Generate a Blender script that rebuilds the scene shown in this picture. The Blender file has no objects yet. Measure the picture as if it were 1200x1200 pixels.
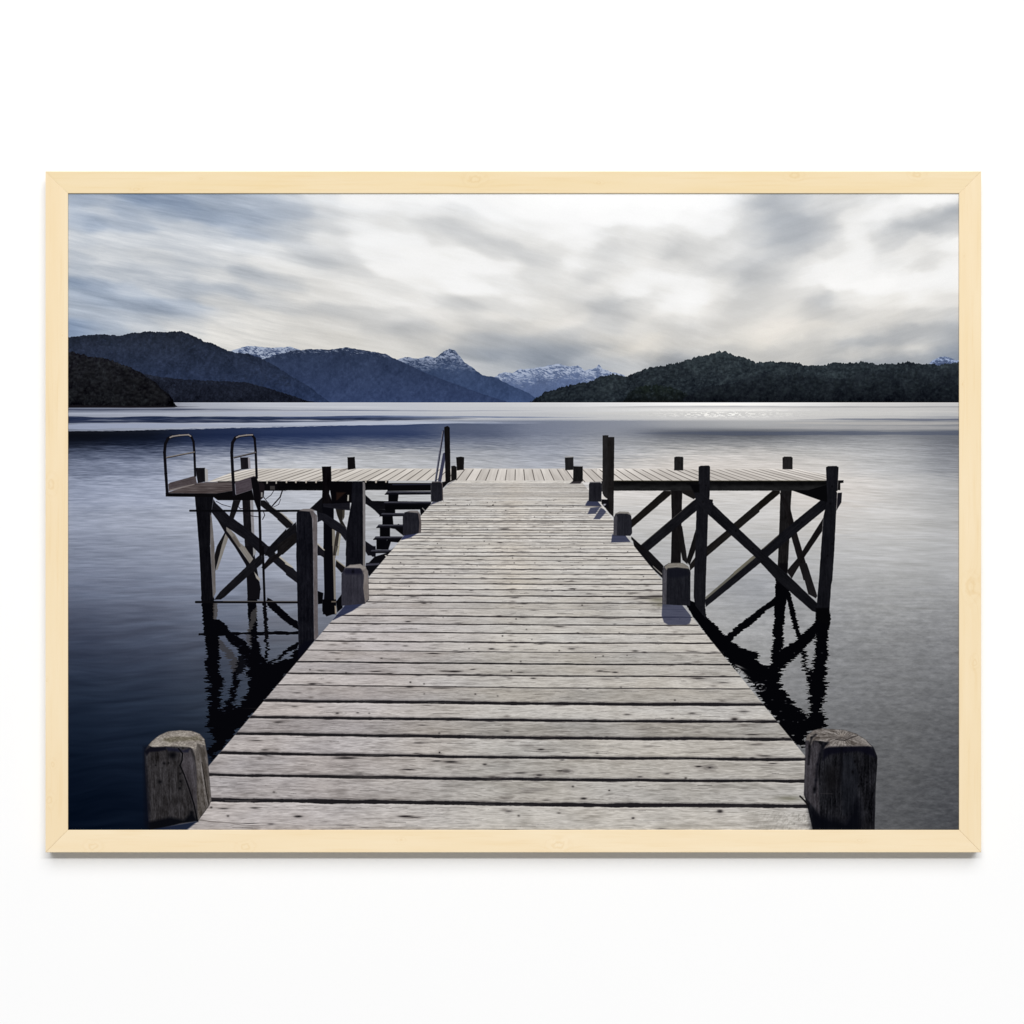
import numpy as np

# ---------------------------------------------------------------------------
# The ink of the print, painted in code (plain arrays, no image is read).
# Coordinates are millimetres on the wall: x to the right, y downwards.
# ---------------------------------------------------------------------------
PX0, PY0, PX1, PY1 = 78.0, 225.0, 1126.0, 975.0
RES = 2
HOR, VPX = 471.7, 606.0


def paint_print():
    W, H = int((PX1 - PX0) * RES), int((PY1 - PY0) * RES)
    xs = (PX0 + (np.arange(W) + 0.5) / RES).astype(np.float32)
    ys = (PY0 + (np.arange(H) + 0.5) / RES).astype(np.float32)
    X, Y = np.meshgrid(xs, ys)
    img = np.zeros((H, W, 3), np.float32)
    rng = np.random.RandomState(7)
    table = rng.rand(512, 512).astype(np.float32)

    # ---------------- helpers ----------------
    def noise(u, v, seed=0):
        u = u + seed * 37.31
        v = v + seed * 91.7
        iu = np.floor(u); iv = np.floor(v)
        fu = (u - iu).astype(np.float32); fv = (v - iv).astype(np.float32)
        a = iu.astype(np.int32) & 511; b = iv.astype(np.int32) & 511
        a1 = (a + 1) & 511; b1 = (b + 1) & 511
        fu = fu * fu * (3 - 2 * fu); fv = fv * fv * (3 - 2 * fv)
        n0 = table[b, a] * (1 - fu) + table[b, a1] * fu
        n1 = table[b1, a] * (1 - fu) + table[b1, a1] * fu
        return n0 * (1 - fv) + n1 * fv - 0.5

    def fbm(u, v, seed=0, octv=4, gain=0.5):
        s = 0; amp = 1.0; tot = 0
        for k in range(octv):
            s = s + amp * noise(u, v, seed + k * 3)
            tot += amp; amp *= gain
            u, v = (u * .8 - v * .6) * 2.03, (u * .6 + v * .8) * 2.03
        return s / tot * 1.6

    def box1(a, r, ax):
        if r < 1: return a
        n = a.shape[ax]
        pad = [(0, 0)] * a.ndim; pad[ax] = (r + 1, r)
        c = np.cumsum(np.pad(a, pad, mode='edge').astype(np.float64), axis=ax)
        hi = np.take(c, np.arange(2 * r + 1, 2 * r + 1 + n), axis=ax)
        lo = np.take(c, np.arange(0, n), axis=ax)
        return ((hi - lo) / (2 * r + 1)).astype(np.float32)

    def blur(a, rx, ry, it=2):
        for _ in range(it):
            a = box1(box1(a, int(rx), 1), int(ry), 0)
        return a

    def sl(x0, y0, x1, y1):
        i0 = max(0, int((x0 - PX0) * RES)); i1 = min(W, int((x1 - PX0) * RES) + 2)
        j0 = max(0, int((y0 - PY0) * RES)); j1 = min(H, int((y1 - PY0) * RES) + 2)
        if i1 <= i0 or j1 <= j0: return None
        return slice(j0, j1), slice(i0, i1)

    def sdist(P, x, y):
        d = np.full(x.shape, 1e9, np.float32); ins = np.zeros(x.shape, bool)
        n = len(P)
        for i in range(n):
            ax, ay = P[i]; bx, by = P[(i + 1) % n]
            ex, ey = bx - ax, by - ay
            L = ex * ex + ey * ey + 1e-9
            t = np.clip(((x - ax) * ex + (y - ay) * ey) / L, 0, 1)
            d = np.minimum(d, (x - ax - t * ex) ** 2 + (y - ay - t * ey) ** 2)
            if ay != by:
                c = ((ay > y) != (by > y)) & (x < ex * (y - ay) / ey + ax)
                ins ^= c
        d = np.sqrt(d)
        return np.where(ins, -d, d)

    def lay(s, m, col):
        col = np.asarray(col, np.float32)
        img[s] = img[s] * (1 - m[..., None]) + col * m[..., None]

    def poly(P, col, soft=0.9, alpha=1.0, warp=None, clip=None):
        P = [(float(a), float(b)) for a, b in P]
        pad = soft + 2 + (warp[0] if warp else 0)
        s = sl(min(p[0] for p in P) - pad, min(p[1] for p in P) - pad,
               max(p[0] for p in P) + pad, max(p[1] for p in P) + pad)
        if s is None: return
        x, y = X[s], Y[s]
        wx, wy = x, y
        if warp:
            wx, wy = warp[1](x, y)
        sd = sdist(P, wx, wy)
        if callable(col): sd = sd + fbm(x / 3.2, y / 4.5, 401, 2, .6) * .22
        m = np.clip(0.5 - sd / soft, 0, 1) * alpha
        if clip is not None: m = m * clip[s]
        c = col(x, y) if callable(col) else col
        lay(s, m, c)

    def line(P, w, col, soft=0.8, alpha=1.0):
        for (ax, ay), (bx, by) in zip(P[:-1], P[1:]):
            pad = w + soft + 2
            s = sl(min(ax, bx) - pad, min(ay, by) - pad, max(ax, bx) + pad, max(ay, by) + pad)
            if s is None: continue
            x, y = X[s], Y[s]
            ex, ey = bx - ax, by - ay
            t = np.clip(((x - ax) * ex + (y - ay) * ey) / (ex * ex + ey * ey + 1e-9), 0, 1)
            d = np.hypot(x - ax - t * ex, y - ay - t * ey)
            c = col(x, y) if callable(col) else col
            lay(s, np.clip(0.5 - (d - w / 2) / soft, 0, 1) * alpha, c)

    def blob(x, y, rx, ry, col, alpha=1.0, ang=0.0, power=1.0):
        R = max(rx, ry) * 2.6
        s = sl(x - R, y - R, x + R, y + R)
        if s is None: return
        dx, dy = X[s] - x, Y[s] - y
        c, n = np.cos(ang), np.sin(ang)
        q = ((dx * c + dy * n) / rx) ** 2 + ((-dx * n + dy * c) / ry) ** 2
        lay(s, np.exp(-q ** power) * alpha, col)

    def Z(x0, y0, k):
        return lambda *p: [(x0 + a / k, y0 + b / k) for a, b in p]

    def wood(base, ang=90.0, amp=10.0, sc=1.0, seed=0, tint=(1, 1, 1.05)):
        base = np.array(base, np.float32); a = np.radians(ang)
        mu = base.mean(); base = mu * np.array((1.0, .985, .985), np.float32) + (base - mu) * .62
        if mu < 45: base = base * .78; amp = amp * .9
        tint = np.array(tint, np.float32)
        def f(x, y):
            u = x * np.cos(a) + y * np.sin(a); v = -x * np.sin(a) + y * np.cos(a)
            n = 1.1 * fbm(u * 0.06 * sc, v * 0.8 * sc, seed, 4, .65) + 0.8 * fbm(u * 0.1, v * 0.16, seed + 5, 3) + .5 * fbm(u * .45, v * .9, seed + 7, 2)
            return base + (n * amp)[..., None] * tint
        return f

    def scatter(pts, x0, y0, x1, y1, sx, sy, q=4):
        gx = np.arange(x0, x1 + q, q, dtype=np.float32); gy = np.arange(y0, y1 + q / 2, q / 2, dtype=np.float32)
        GX, GY = np.meshgrid(gx, gy)
        num = np.zeros(GX.shape + (3,), np.float32); den = np.zeros(GX.shape, np.float32)
        for px, py, c in pts:
            r = ((GX - px) / sx) ** 2 + ((GY - py) / sy) ** 2
            w = np.exp(-r) + 2e-3 / (1 + r) ** 2
            num += w[..., None] * np.array(c, np.float32); den += w
        g = num / den[..., None]
        def at(x, y):
            u = np.clip((x - x0) / q, 0, len(gx) - 1.001); v = np.clip((y - y0) / (q / 2), 0, len(gy) - 1.001)
            i = u.astype(np.int32); j = v.astype(np.int32)
            fu = (u - i)[..., None]; fv = (v - j)[..., None]
            return (g[j, i] * (1 - fu) + g[j, i + 1] * fu) * (1 - fv) + (g[j + 1, i] * (1 - fu) + g[j + 1, i + 1] * fu) * fv
        return at

    def tone(g, t):
        return (g - 7 * t, g, g + 11 * t) if t > 0 else (g - 5 * t, g, g + 8 * t)

    # ---------------- sky ----------------
    SKY = [((40, 190), "170,170,178,1.3 260,170,172,1.5 340,180,185,1 480,170,150,2 650,180,155,1.8 820,170,168,1.4 1000,180,178,1.3 1150,200,180,1.3 170,230,188,1.2 300,230,198,.8 450,220,172,1.4 600,230,168,1.5 800,250,160,1.6 1000,260,165,1.5 1150,260,172,1.4 170,280,182,1.2 280,280,165,1.5 420,290,180,1.1 560,250,198,.8 700,300,200,.7 850,330,195,.8 1000,330,172,1.3 1150,340,185,1 170,340,200,.7 400,350,205,.6 600,370,205,.6 800,370,203,.6 1000,400,205,.6 1150,420,212,.4 170,450,200,.7 350,440,205,.5 550,450,210,.4 760,440,203,.5 900,440,212,.4 1100,480,220,.2 170,510,190,.8 350,520,198,.6 500,500,195,.6 650,520,200,.5 850,540,208,.3 1050,530,185,.6 1150,560,190,.5 170,580,150,1.8 300,590,160,1.4 420,600,180,1 600,590,192,.6 780,600,180,.7 950,610,175,.7 1100,600,200,.2 170,630,175,1.2 280,640,165,1.4 420,660,165,1.3 600,690,160,1.3 750,700,172,1 900,660,200,.1 1100,650,190,.3 170,700,178,1.1 300,720,180,1 450,730,182,.8 650,740,190,.4 850,740,200,0 1100,740,203,-.1 170,770,145,2.2 260,780,165,1.6 350,790,180,1 500,770,190,.5 700,780,198,.1 900,800,205,-.2 1150,810,205,-.2 900,860,210,-.2"),
           ((340, 190), "20,170,200,.9 150,170,222,.5 350,180,240,.1 600,170,240,.1 850,180,240,.1 1000,170,246,0 1150,170,250,0 40,230,172,1.2 200,230,205,.6 350,230,225,.3 600,230,230,.2 800,240,222,.3 950,230,238,.1 1150,230,248,0 40,300,190,.8 200,300,205,.5 350,300,232,.2 500,290,222,.2 650,300,200,.4 760,310,192,.5 850,290,210,.3 950,300,228,.1 1150,300,232,.1 40,370,200,.6 200,360,222,.3 400,360,242,.1 550,360,238,.1 700,360,215,.2 850,360,192,.4 980,370,190,.4 1100,340,222,.1 40,440,198,.5 160,460,185,.6 260,440,205,.4 420,430,235,.1 600,430,240,0 800,430,236,0 950,420,205,.3 1150,450,195,.4 40,500,222,.1 180,510,208,.2 300,520,205,.3 480,500,238,0 700,500,240,0 900,480,240,0 1050,480,238,0 1150,520,210,.2 40,560,195,.3 150,570,212,0 300,570,222,0 450,580,218,.1 650,580,232,0 850,580,240,0 1000,560,228,.1 1150,580,225,.1 40,640,205,0 200,620,218,0 400,640,225,0 600,650,225,0 720,650,205,.2 820,670,185,.4 950,660,208,.1 1100,650,226,0 40,690,190,.2 200,700,188,.3 350,710,192,.2 500,720,205,.1 700,720,218,-.1 850,720,205,0 950,730,222,-.3 1100,700,215,0 40,760,203,-.2 200,750,200,-.1 400,760,185,.2 520,790,168,.5 620,780,178,.4 750,770,205,-.2 880,760,190,.1 980,770,180,.3 1080,790,195,0 1160,790,200,-.2 40,830,206,-.3 250,820,205,-.3 450,830,200,-.1 600,830,190,.1 720,830,200,-.1 850,830,175,.5 950,840,160,.9 1050,840,158,.9 1170,850,155,1 450,880,205,-.2 550,900,195,0 850,890,160,.9 950,900,145,1.4 1080,900,155,1.2 1170,900,140,1.5 850,950,185,.5 950,970,175,.8 1060,950,165,1 1150,940,150,1.4"),
           ((640, 190), "50,180,252,0 300,180,253,0 600,180,253,0 800,180,252,0 920,170,235,.3 1010,180,180,.9 1060,190,160,1.2 1150,180,185,.8 50,260,248,0 300,260,250,0 500,270,250,0 700,270,246,0 850,270,236,.1 980,260,205,.5 1080,270,172,1 1160,270,165,1.1 50,330,240,0 150,330,248,0 280,340,222,.2 400,350,225,.1 600,350,228,.1 750,330,236,.1 900,340,215,.3 1020,340,190,.6 1100,340,168,1 1170,350,165,1 40,410,220,.1 180,380,238,0 280,410,195,.3 400,420,210,.2 500,400,220,.1 590,400,188,.4 700,400,208,.2 850,400,215,.2 1000,410,200,.4 1120,420,185,.6 40,460,205,.2 150,470,240,0 250,480,208,.2 350,480,222,.1 450,460,228,0 600,470,222,.1 750,470,212,.2 880,480,192,.4 1000,480,178,.6 1100,490,205,.3 1170,520,228,.1 40,530,215,.1 150,540,222,0 220,540,188,.4 320,540,232,0 450,540,240,0 560,560,240,0 700,560,238,0 850,550,222,0 980,540,168,.7 1060,540,185,.5 1160,560,228,0 40,600,210,0 170,610,208,.1 260,610,222,0 400,600,238,0 520,620,215,.1 620,600,242,-.1 740,630,244,-.1 860,620,218,0 960,620,190,.3 1060,610,205,.1 1160,620,215,.1 40,690,215,-.2 150,680,205,0 250,660,178,.5 330,690,170,.6 420,680,205,.1 550,680,236,-.1 660,720,244,-.2 780,700,220,-.1 900,690,195,.1 1020,680,205,0 1150,690,215,-.2 40,770,215,-.4 150,750,218,-.3 280,750,192,.2 350,740,188,.3 450,750,222,-.2 560,750,205,0 640,770,195,.1 760,760,205,-.1 880,760,198,-.1 1000,740,212,-.4 1150,760,220,-.7 40,830,175,.5 130,820,175,.5 250,820,200,-.1 350,820,210,-.4 500,830,218,-.7 620,820,195,-.1 720,830,198,-.1 850,820,212,-.5 1000,820,220,-.8 1150,820,215,-.8 40,880,135,1.3 130,880,140,1.3 230,870,160,.8 320,890,205,-.4 450,900,218,-.7 560,890,195,0 700,870,200,-.2 850,870,190,0 920,860,170,.4 1050,880,190,0 1160,890,200,-.4 250,930,165,1 330,940,175,.7 420,940,178,.6 520,920,150,1 620,910,150,1 400,980,188,.5 1000,920,190,.1 1150,930,195,0"),
           ((880, 190), "20,170,195,.6 80,180,160,1.1 180,180,172,.9 300,180,205,.4 450,180,212,.3 600,170,225,.2 750,170,245,0 900,180,246,0 20,260,195,.6 120,260,155,1.2 230,260,158,1.1 350,240,195,.5 500,240,230,.1 620,240,240,0 750,240,225,.2 850,250,185,.6 960,230,160,1 20,330,205,.4 140,340,162,1.1 260,350,160,1.1 350,340,190,.5 480,330,236,0 600,300,222,.2 700,300,180,.7 800,300,165,.9 900,290,172,.8 960,300,195,.4 20,420,205,.3 120,410,175,.7 250,410,178,.7 350,420,222,.1 500,420,238,0 650,370,205,.3 750,340,195,.5 850,370,222,.1 960,380,240,0 20,500,170,.6 100,510,190,.4 200,500,222,.1 350,490,238,-.1 500,500,242,-.1 650,470,225,.1 750,440,232,0 850,460,215,.1 960,480,238,0 20,570,185,.4 120,560,208,.1 250,560,238,-.1 400,560,246,-.2 600,560,246,-.2 800,550,240,-.1 960,560,236,0 20,640,195,.1 150,640,215,-.1 250,630,215,0 320,660,172,.6 420,650,220,-.1 600,640,230,-.2 800,640,228,-.2 960,640,222,-.1 20,700,205,-.1 150,720,210,-.4 260,720,190,.1 300,720,185,.2 420,720,205,-.1 600,720,212,-.3 800,720,205,0 960,730,195,.2 20,770,215,-.7 150,770,218,-.8 300,780,210,-.6 450,780,205,-.4 600,780,190,.1 700,800,170,.6 820,800,165,.7 960,790,155,1 20,840,212,-.8 150,840,205,-.4 300,840,195,-.1 420,850,165,.6 550,840,158,.8 680,840,160,.8 800,820,180,.4 900,830,165,.8 960,850,140,1.5 20,890,188,0 150,880,172,.4 300,870,180,.2 450,890,200,-.3 600,880,208,-.4 750,870,208,-.5 850,860,200,-.3 920,880,160,1 960,890,128,2 50,920,190,0 200,920,185,.2 400,930,175,.5 560,920,150,1.1 700,910,150,1.1 800,920,160,1")]
    pts = []
    for (ox, oy), txt in SKY:
        for q in txt.split():
            a, b, g, t = (float(v) for v in q.split(','))
            pts.append((ox + a / 4, oy + b / 4, tone(g, t)))
    SHL = 0.17
    ptl = [(px, py - SHL * (px - 340), c) for px, py, c in pts]
    sky_l = scatter(ptl, 70, 60, 1136, 540, 20, 7.0)
    SHR = -0.17
    ptr = [(px, py - SHR * (px - 900), c) for px, py, c in pts]
    sky_r = scatter(ptr, 70, 60, 1136, 540, 19, 8.6)
    s = sl(70, 220, 1130, 478)
    x, y = X[s], Y[s]
    left = np.clip((640 - x) / 420, 0, 1)
    ang = 0.20 * left + 0.02                         # streaks run down to the right on the left half
    cu = x * np.cos(ang) + y * np.sin(ang); cv = -x * np.sin(ang) + y * np.cos(ang)
    wx = fbm(x * 0.02, y * 0.03, 1, 4) * 16; wy = fbm(x * 0.017, y * 0.035, 9, 4) * 9
    bl_ = np.clip((x - 600) / 130, 0, 1)[..., None]
    wx2 = fbm(x * .045, y * .06, 5, 4) * 9; wy2 = fbm(x * .04, y * .07, 13, 4) * 6
    c = sky_l(x + wx, (y + wy * .6) - SHL * (x + wx - 340)) * (1 - bl_) + sky_r(x + wx * .8 + wx2, y + wy + wy2 - SHR * (x + wx * .8 + wx2 - 900)) * bl_
    def wisps(an, fu, fv, seed):
        p = x * np.cos(an) + y * np.sin(an); q = -x * np.sin(an) + y * np.cos(an)
        return fbm(p * fu + wx * .010, q * fv + wy * .022, seed, 6, .66)
    w1 = np.clip((520 - x) / 260, 0, 1); w3 = np.clip((x - 800) / 160, 0, 1); w2 = 1 - np.maximum(w1, w3)
    st = wisps(.20, .008, .085, 17) * w1 * 34 + wisps(.30, .010, .06, 21) * w2 * 19 + wisps(-.26, .010, .055, 25) * w3 * 17
    fine = wisps(.17, .02, .30, 37) * (9 * w1 + 4 * w2) + wisps(-.3, .02, .2, 39) * 4 * w3
    room = np.clip((256 - c[..., 1]) / 38, 0.08, 1)
    c = c + ((st + fine + (13 - 6 * left) * fbm(x * 0.022 + wx * 0.03, y * 0.04 + wy * 0.04, 23, 5)) * room)[..., None]
    c = c + np.array((5, 3.5, 0), np.float32) * np.clip((246 - c[..., 1:2]) / 30, 0, 1)
    c = c + np.array((-5, -1, 5), np.float32) * (np.clip((420 - x) / 200, 0, 1) * np.clip((225 - c[..., 1]) / 40, 0, 1))[..., None]
    lift = np.clip((x - 330) / 120, 0, 1) * np.clip((430 - y) / 40, 0, 1) * .24
    c = c + np.maximum(222 - c, 0) * lift[..., None]
    lum = c.mean(axis=-1, keepdims=True)
    c = lum + (c - lum) * 0.9
    c = 205 + (c - 205) * 1.06
    c = np.where(c > 236, 236 + (c - 236) * 0.75, c)
    img[s] = c

    # ---------------- mountains ----------------
    def ridge(P, bottom, amp, freq, seed, col, soft=0.9):
        P = np.array(P, np.float32)
        s = sl(P[0, 0], P[:, 1].min() - 8, P[-1, 0], bottom)
        x, y = X[s], Y[s]
        rx = xs[s[1]]
        top = np.interp(rx, P[:, 0], P[:, 1])
        top = top + fbm(rx * freq, rx * 0 + 3.3, seed, 4, 0.6) * amp
        m = np.clip(0.5 + (y - top[None, :]) / soft, 0, 1) * np.clip(0.5 - (y - bottom) / 0.8, 0, 1)
        lay(s, m, col(x, y, y - top[None, :]))

    def forest(c0, c1, y0, y1, amp, sc, seed, blue=1.2, rake=0.0):
        c0 = np.array(c0, np.float32); c1 = np.array(c1, np.float32)
        def f(x, y, d):
            t = np.clip((y - y0) / (y1 - y0), 0, 1)[..., None]
            n = 1.1 * fbm(x * sc, (y + x * rake) * sc * 1.1, seed, 4, 0.7) + 0.7 * fbm(x * sc * 0.2, (y - x * 0.4) * sc * 0.25, seed + 4, 3)
            rid = 1 - 2.6 * np.abs(fbm((x + y * .9) * .055 * (sc / .3), (y - x * .25) * .035, seed + 15, 4, .6))
            n = n + .55 * rid * np.clip(d / 12, 0, 1) + .5 * np.clip(fbm(x * sc * 1.3, y * sc * .9, seed + 8, 2, .7) * 2, -.2, 1)
            return c0 + (c1 - c0) * t + (n * amp)[..., None] * np.array((0.9, 1.0, blue), np.float32)
        return f

    def snowy(c0, c1, y0, y1, snow, cover, seed, sc=0.16, reach=22.0, low=450.0):
        g = forest(c0, c1, y0, y1, 10, 0.3, seed)
        def f(x, y, d):
            c = g(x, y, d)
            wob = fbm(x * .09, y * .12, seed + 17, 3) * 5
            n = fbm((x + y * .7 + wob) * sc, (y - x * .25) * sc * 2.2, seed + 11, 5, 0.72)
            n = n + .55 * fbm((x - y * .9) * .5, y * .75, seed + 13, 3, .6)
            m = np.clip((n * 1.25 + cover - d / reach) * 1.7, 0, 1) * np.clip((reach * 1.25 - d) / 5, 0, 1) * np.clip((low + wob * 1.6 - y) / 16, 0, 1)
            m = (m * .86)[..., None]
            return c * (1 - m) + np.array(snow, np.float32) * m
        return f
    z1, z2, z3, z4 = Z(40, 190, 4), Z(340, 190, 4), Z(640, 190, 4), Z(880, 190, 4)
    ridge(z2((940, 1012), (960, 1004), (1000, 984), (1040, 990), (1080, 970), (1140, 966), (1200, 955)) +
          z3((60, 945), (100, 955), (150, 953), (180, 975), (230, 964), (248, 947), (265, 968), (310, 985), (360, 996), (420, 1030)),
          471.5, 1.6, .25, 31, snowy((92, 106, 136), (74, 90, 126), 428, 470, (176, 186, 206), .50, 2, .16, 34, 455))
    ridge(z4((830, 950), (850, 932), (880, 915), (910, 910), (940, 918), (960, 930), (1000, 925)), 450, 1, .3, 33,
          snowy((84, 98, 128), (54, 66, 94), 417, 432, (160, 175, 205), .5, 6, .25, 14))
    ridge(z1((900, 893), (920, 885), (960, 872), (1000, 860), (1060, 866), (1120, 870), (1200, 864)) + z2((60, 885), (140, 920)), 471, 1.2, .25, 35,
          snowy((70, 84, 116), (42, 54, 82), 405, 425, (176, 186, 204), .62, 12, .2, 26))
    ridge(z2((480, 920), (500, 925), (540, 913), (600, 920), (640, 909), (680, 915), (720, 888), (745, 872), (770, 880), (790, 905), (820, 940), (860, 965), (900, 998), (960, 1006), (1000, 1028), (1060, 1058), (1110, 1076), (1150, 1105), (1170, 1126)),
          471.5, 1.4, .22, 37, snowy((48, 60, 84), (52, 68, 102), 408, 468, (156, 166, 188), .44, 15, .17, 60, 437))
    ridge(z1((1050, 935), (1080, 922), (1140, 900), (1190, 891)) + z2((0, 882), (100, 876), (180, 879), (260, 867), (330, 880), (400, 890), (450, 901), (500, 925), (560, 950), (620, 982), (700, 1012), (800, 1050), (900, 1085), (1010, 1120)),
          471.5, 1.3, .25, 39, snowy((40, 50, 72), (47, 60, 92), 408, 468, (146, 155, 174), .16, 19, .26, 15, 424))
    ridge(z1((140, 822), (230, 812), (300, 805), (400, 812), (450, 803), (540, 792), (620, 797), (680, 791), (720, 800), (760, 820), (800, 842), (850, 856), (900, 880), (930, 890), (1000, 897), (1060, 917), (1120, 950), (1200, 1000)) + z2((100, 1060), (180, 1122)),
          471.5, 1.8, .35, 41, forest((32, 37, 48), (36, 48, 76), 390, 470, 12, .3, 21, 1.3))
    ridge(z1((300, 960), (480, 985), (600, 1008), (700, 1018), (850, 1025), (1000, 1032), (1100, 1060), (1200, 1092)) + z2((60, 1112), (110, 1126)),
          471.8, 1.8, .5, 43, forest((30, 34, 46), (17, 20, 30), 436, 470, 13, .45, 24, 1.2))
    # hill on the right
    ridge(z2((1125, 1122), (1150, 1108)) + z3((0, 1076), (60, 1060), (120, 1042), (200, 1030), (260, 1005), (320, 994), (370, 1005), (420, 985), (480, 965), (560, 953), (640, 932), (720, 910), (800, 890), (840, 887), (880, 903), (940, 920), (980, 938), (1040, 933), (1100, 937), (1190, 940)) +
          z4((0, 935), (60, 932), (120, 945), (250, 950), (340, 953), (400, 940), (450, 945), (520, 935), (600, 945), (680, 946), (740, 935), (800, 945), (900, 950), (1000, 933)),
          472.2, 3.2, .4, 47, forest((42, 49, 54), (20, 25, 32), 412, 470, 22, .3, 29, .95))
    ridge(z3((360, 1122), (390, 1080), (420, 1060), (460, 1048), (540, 1045), (600, 1060), (650, 1080), (720, 1118)), 472.4, 3.5, .6, 49,
          forest((24, 31, 28), (10, 13, 16), 452, 471, 12, .4, 33, .8))

    def crowns(P, bottom, n, r0, r1, lit, dark, alpha=.5, seed=1, fade=0.0):
        rr = np.random.RandomState(seed); P = np.array(P)
        Q = []
        for i in range(n):
            cx = rr.uniform(P[0, 0], P[-1, 0]); t = np.interp(cx, P[:, 0], P[:, 1])
            cy = t + (bottom - t) * rr.rand()
            Q.append((cy, cx, rr.rand(), rr.rand()))
        for cy, cx, q1, q2 in sorted(Q):
            r = r0 + (r1 - r0) * q1
            f = alpha * (1 - fade * (cy - P[:, 1].min()) / (bottom - P[:, 1].min()))
            blob(cx + .2, cy + r * .9, r * 1.1, r * .7, dark, f * .9)
            g = .6 + .8 * q2
            blob(cx, cy, r * .8, r * .62, tuple(v * g for v in lit), f)
    HILL = z3((0, 1082), (60, 1066), (120, 1050), (200, 1040), (260, 1015), (320, 1004), (370, 1014), (420, 996), (480, 976), (560, 964), (640, 944), (720, 922), (800, 902), (840, 898), (880, 914), (940, 930), (980, 948), (1040, 945), (1100, 948), (1190, 950)) + z4((250, 962), (340, 964), (450, 958), (520, 948), (600, 958), (740, 948), (800, 956), (900, 960), (1000, 945))
    crowns(HILL, 467, 1500, 1.0, 2.2, (50, 58, 63), (20, 26, 31), .5, 3, .45)
    # the nearer, darker stand of trees along the shore
    ridge(z3((640, 1112), (700, 1075), (760, 1050), (860, 1040), (940, 1010), (1040, 990), (1120, 1000), (1190, 985)) + z4((250, 1010), (330, 1000), (420, 1020), (520, 985), (600, 975), (700, 985), (800, 965), (880, 975), (1000, 960)),
          472.2, 4.0, .5, 53, forest((34, 40, 46), (12, 15, 21), 436, 468, 15, .34, 55, .95))
    crowns(z3((700, 1085), (860, 1050), (1040, 1000), (1190, 995)) + z4((420, 1030), (600, 985), (800, 975), (1000, 970)), 466, 520, 1.2, 2.6, (37, 44, 47), (13, 17, 22), .5, 5, .6)
    crowns(z1((160, 830), (400, 820), (540, 802), (680, 800), (800, 850), (930, 900), (1060, 925), (1200, 1010)), 452, 700, .8, 1.7, (44, 54, 74), (26, 32, 48), .35, 7, .3)
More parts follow.
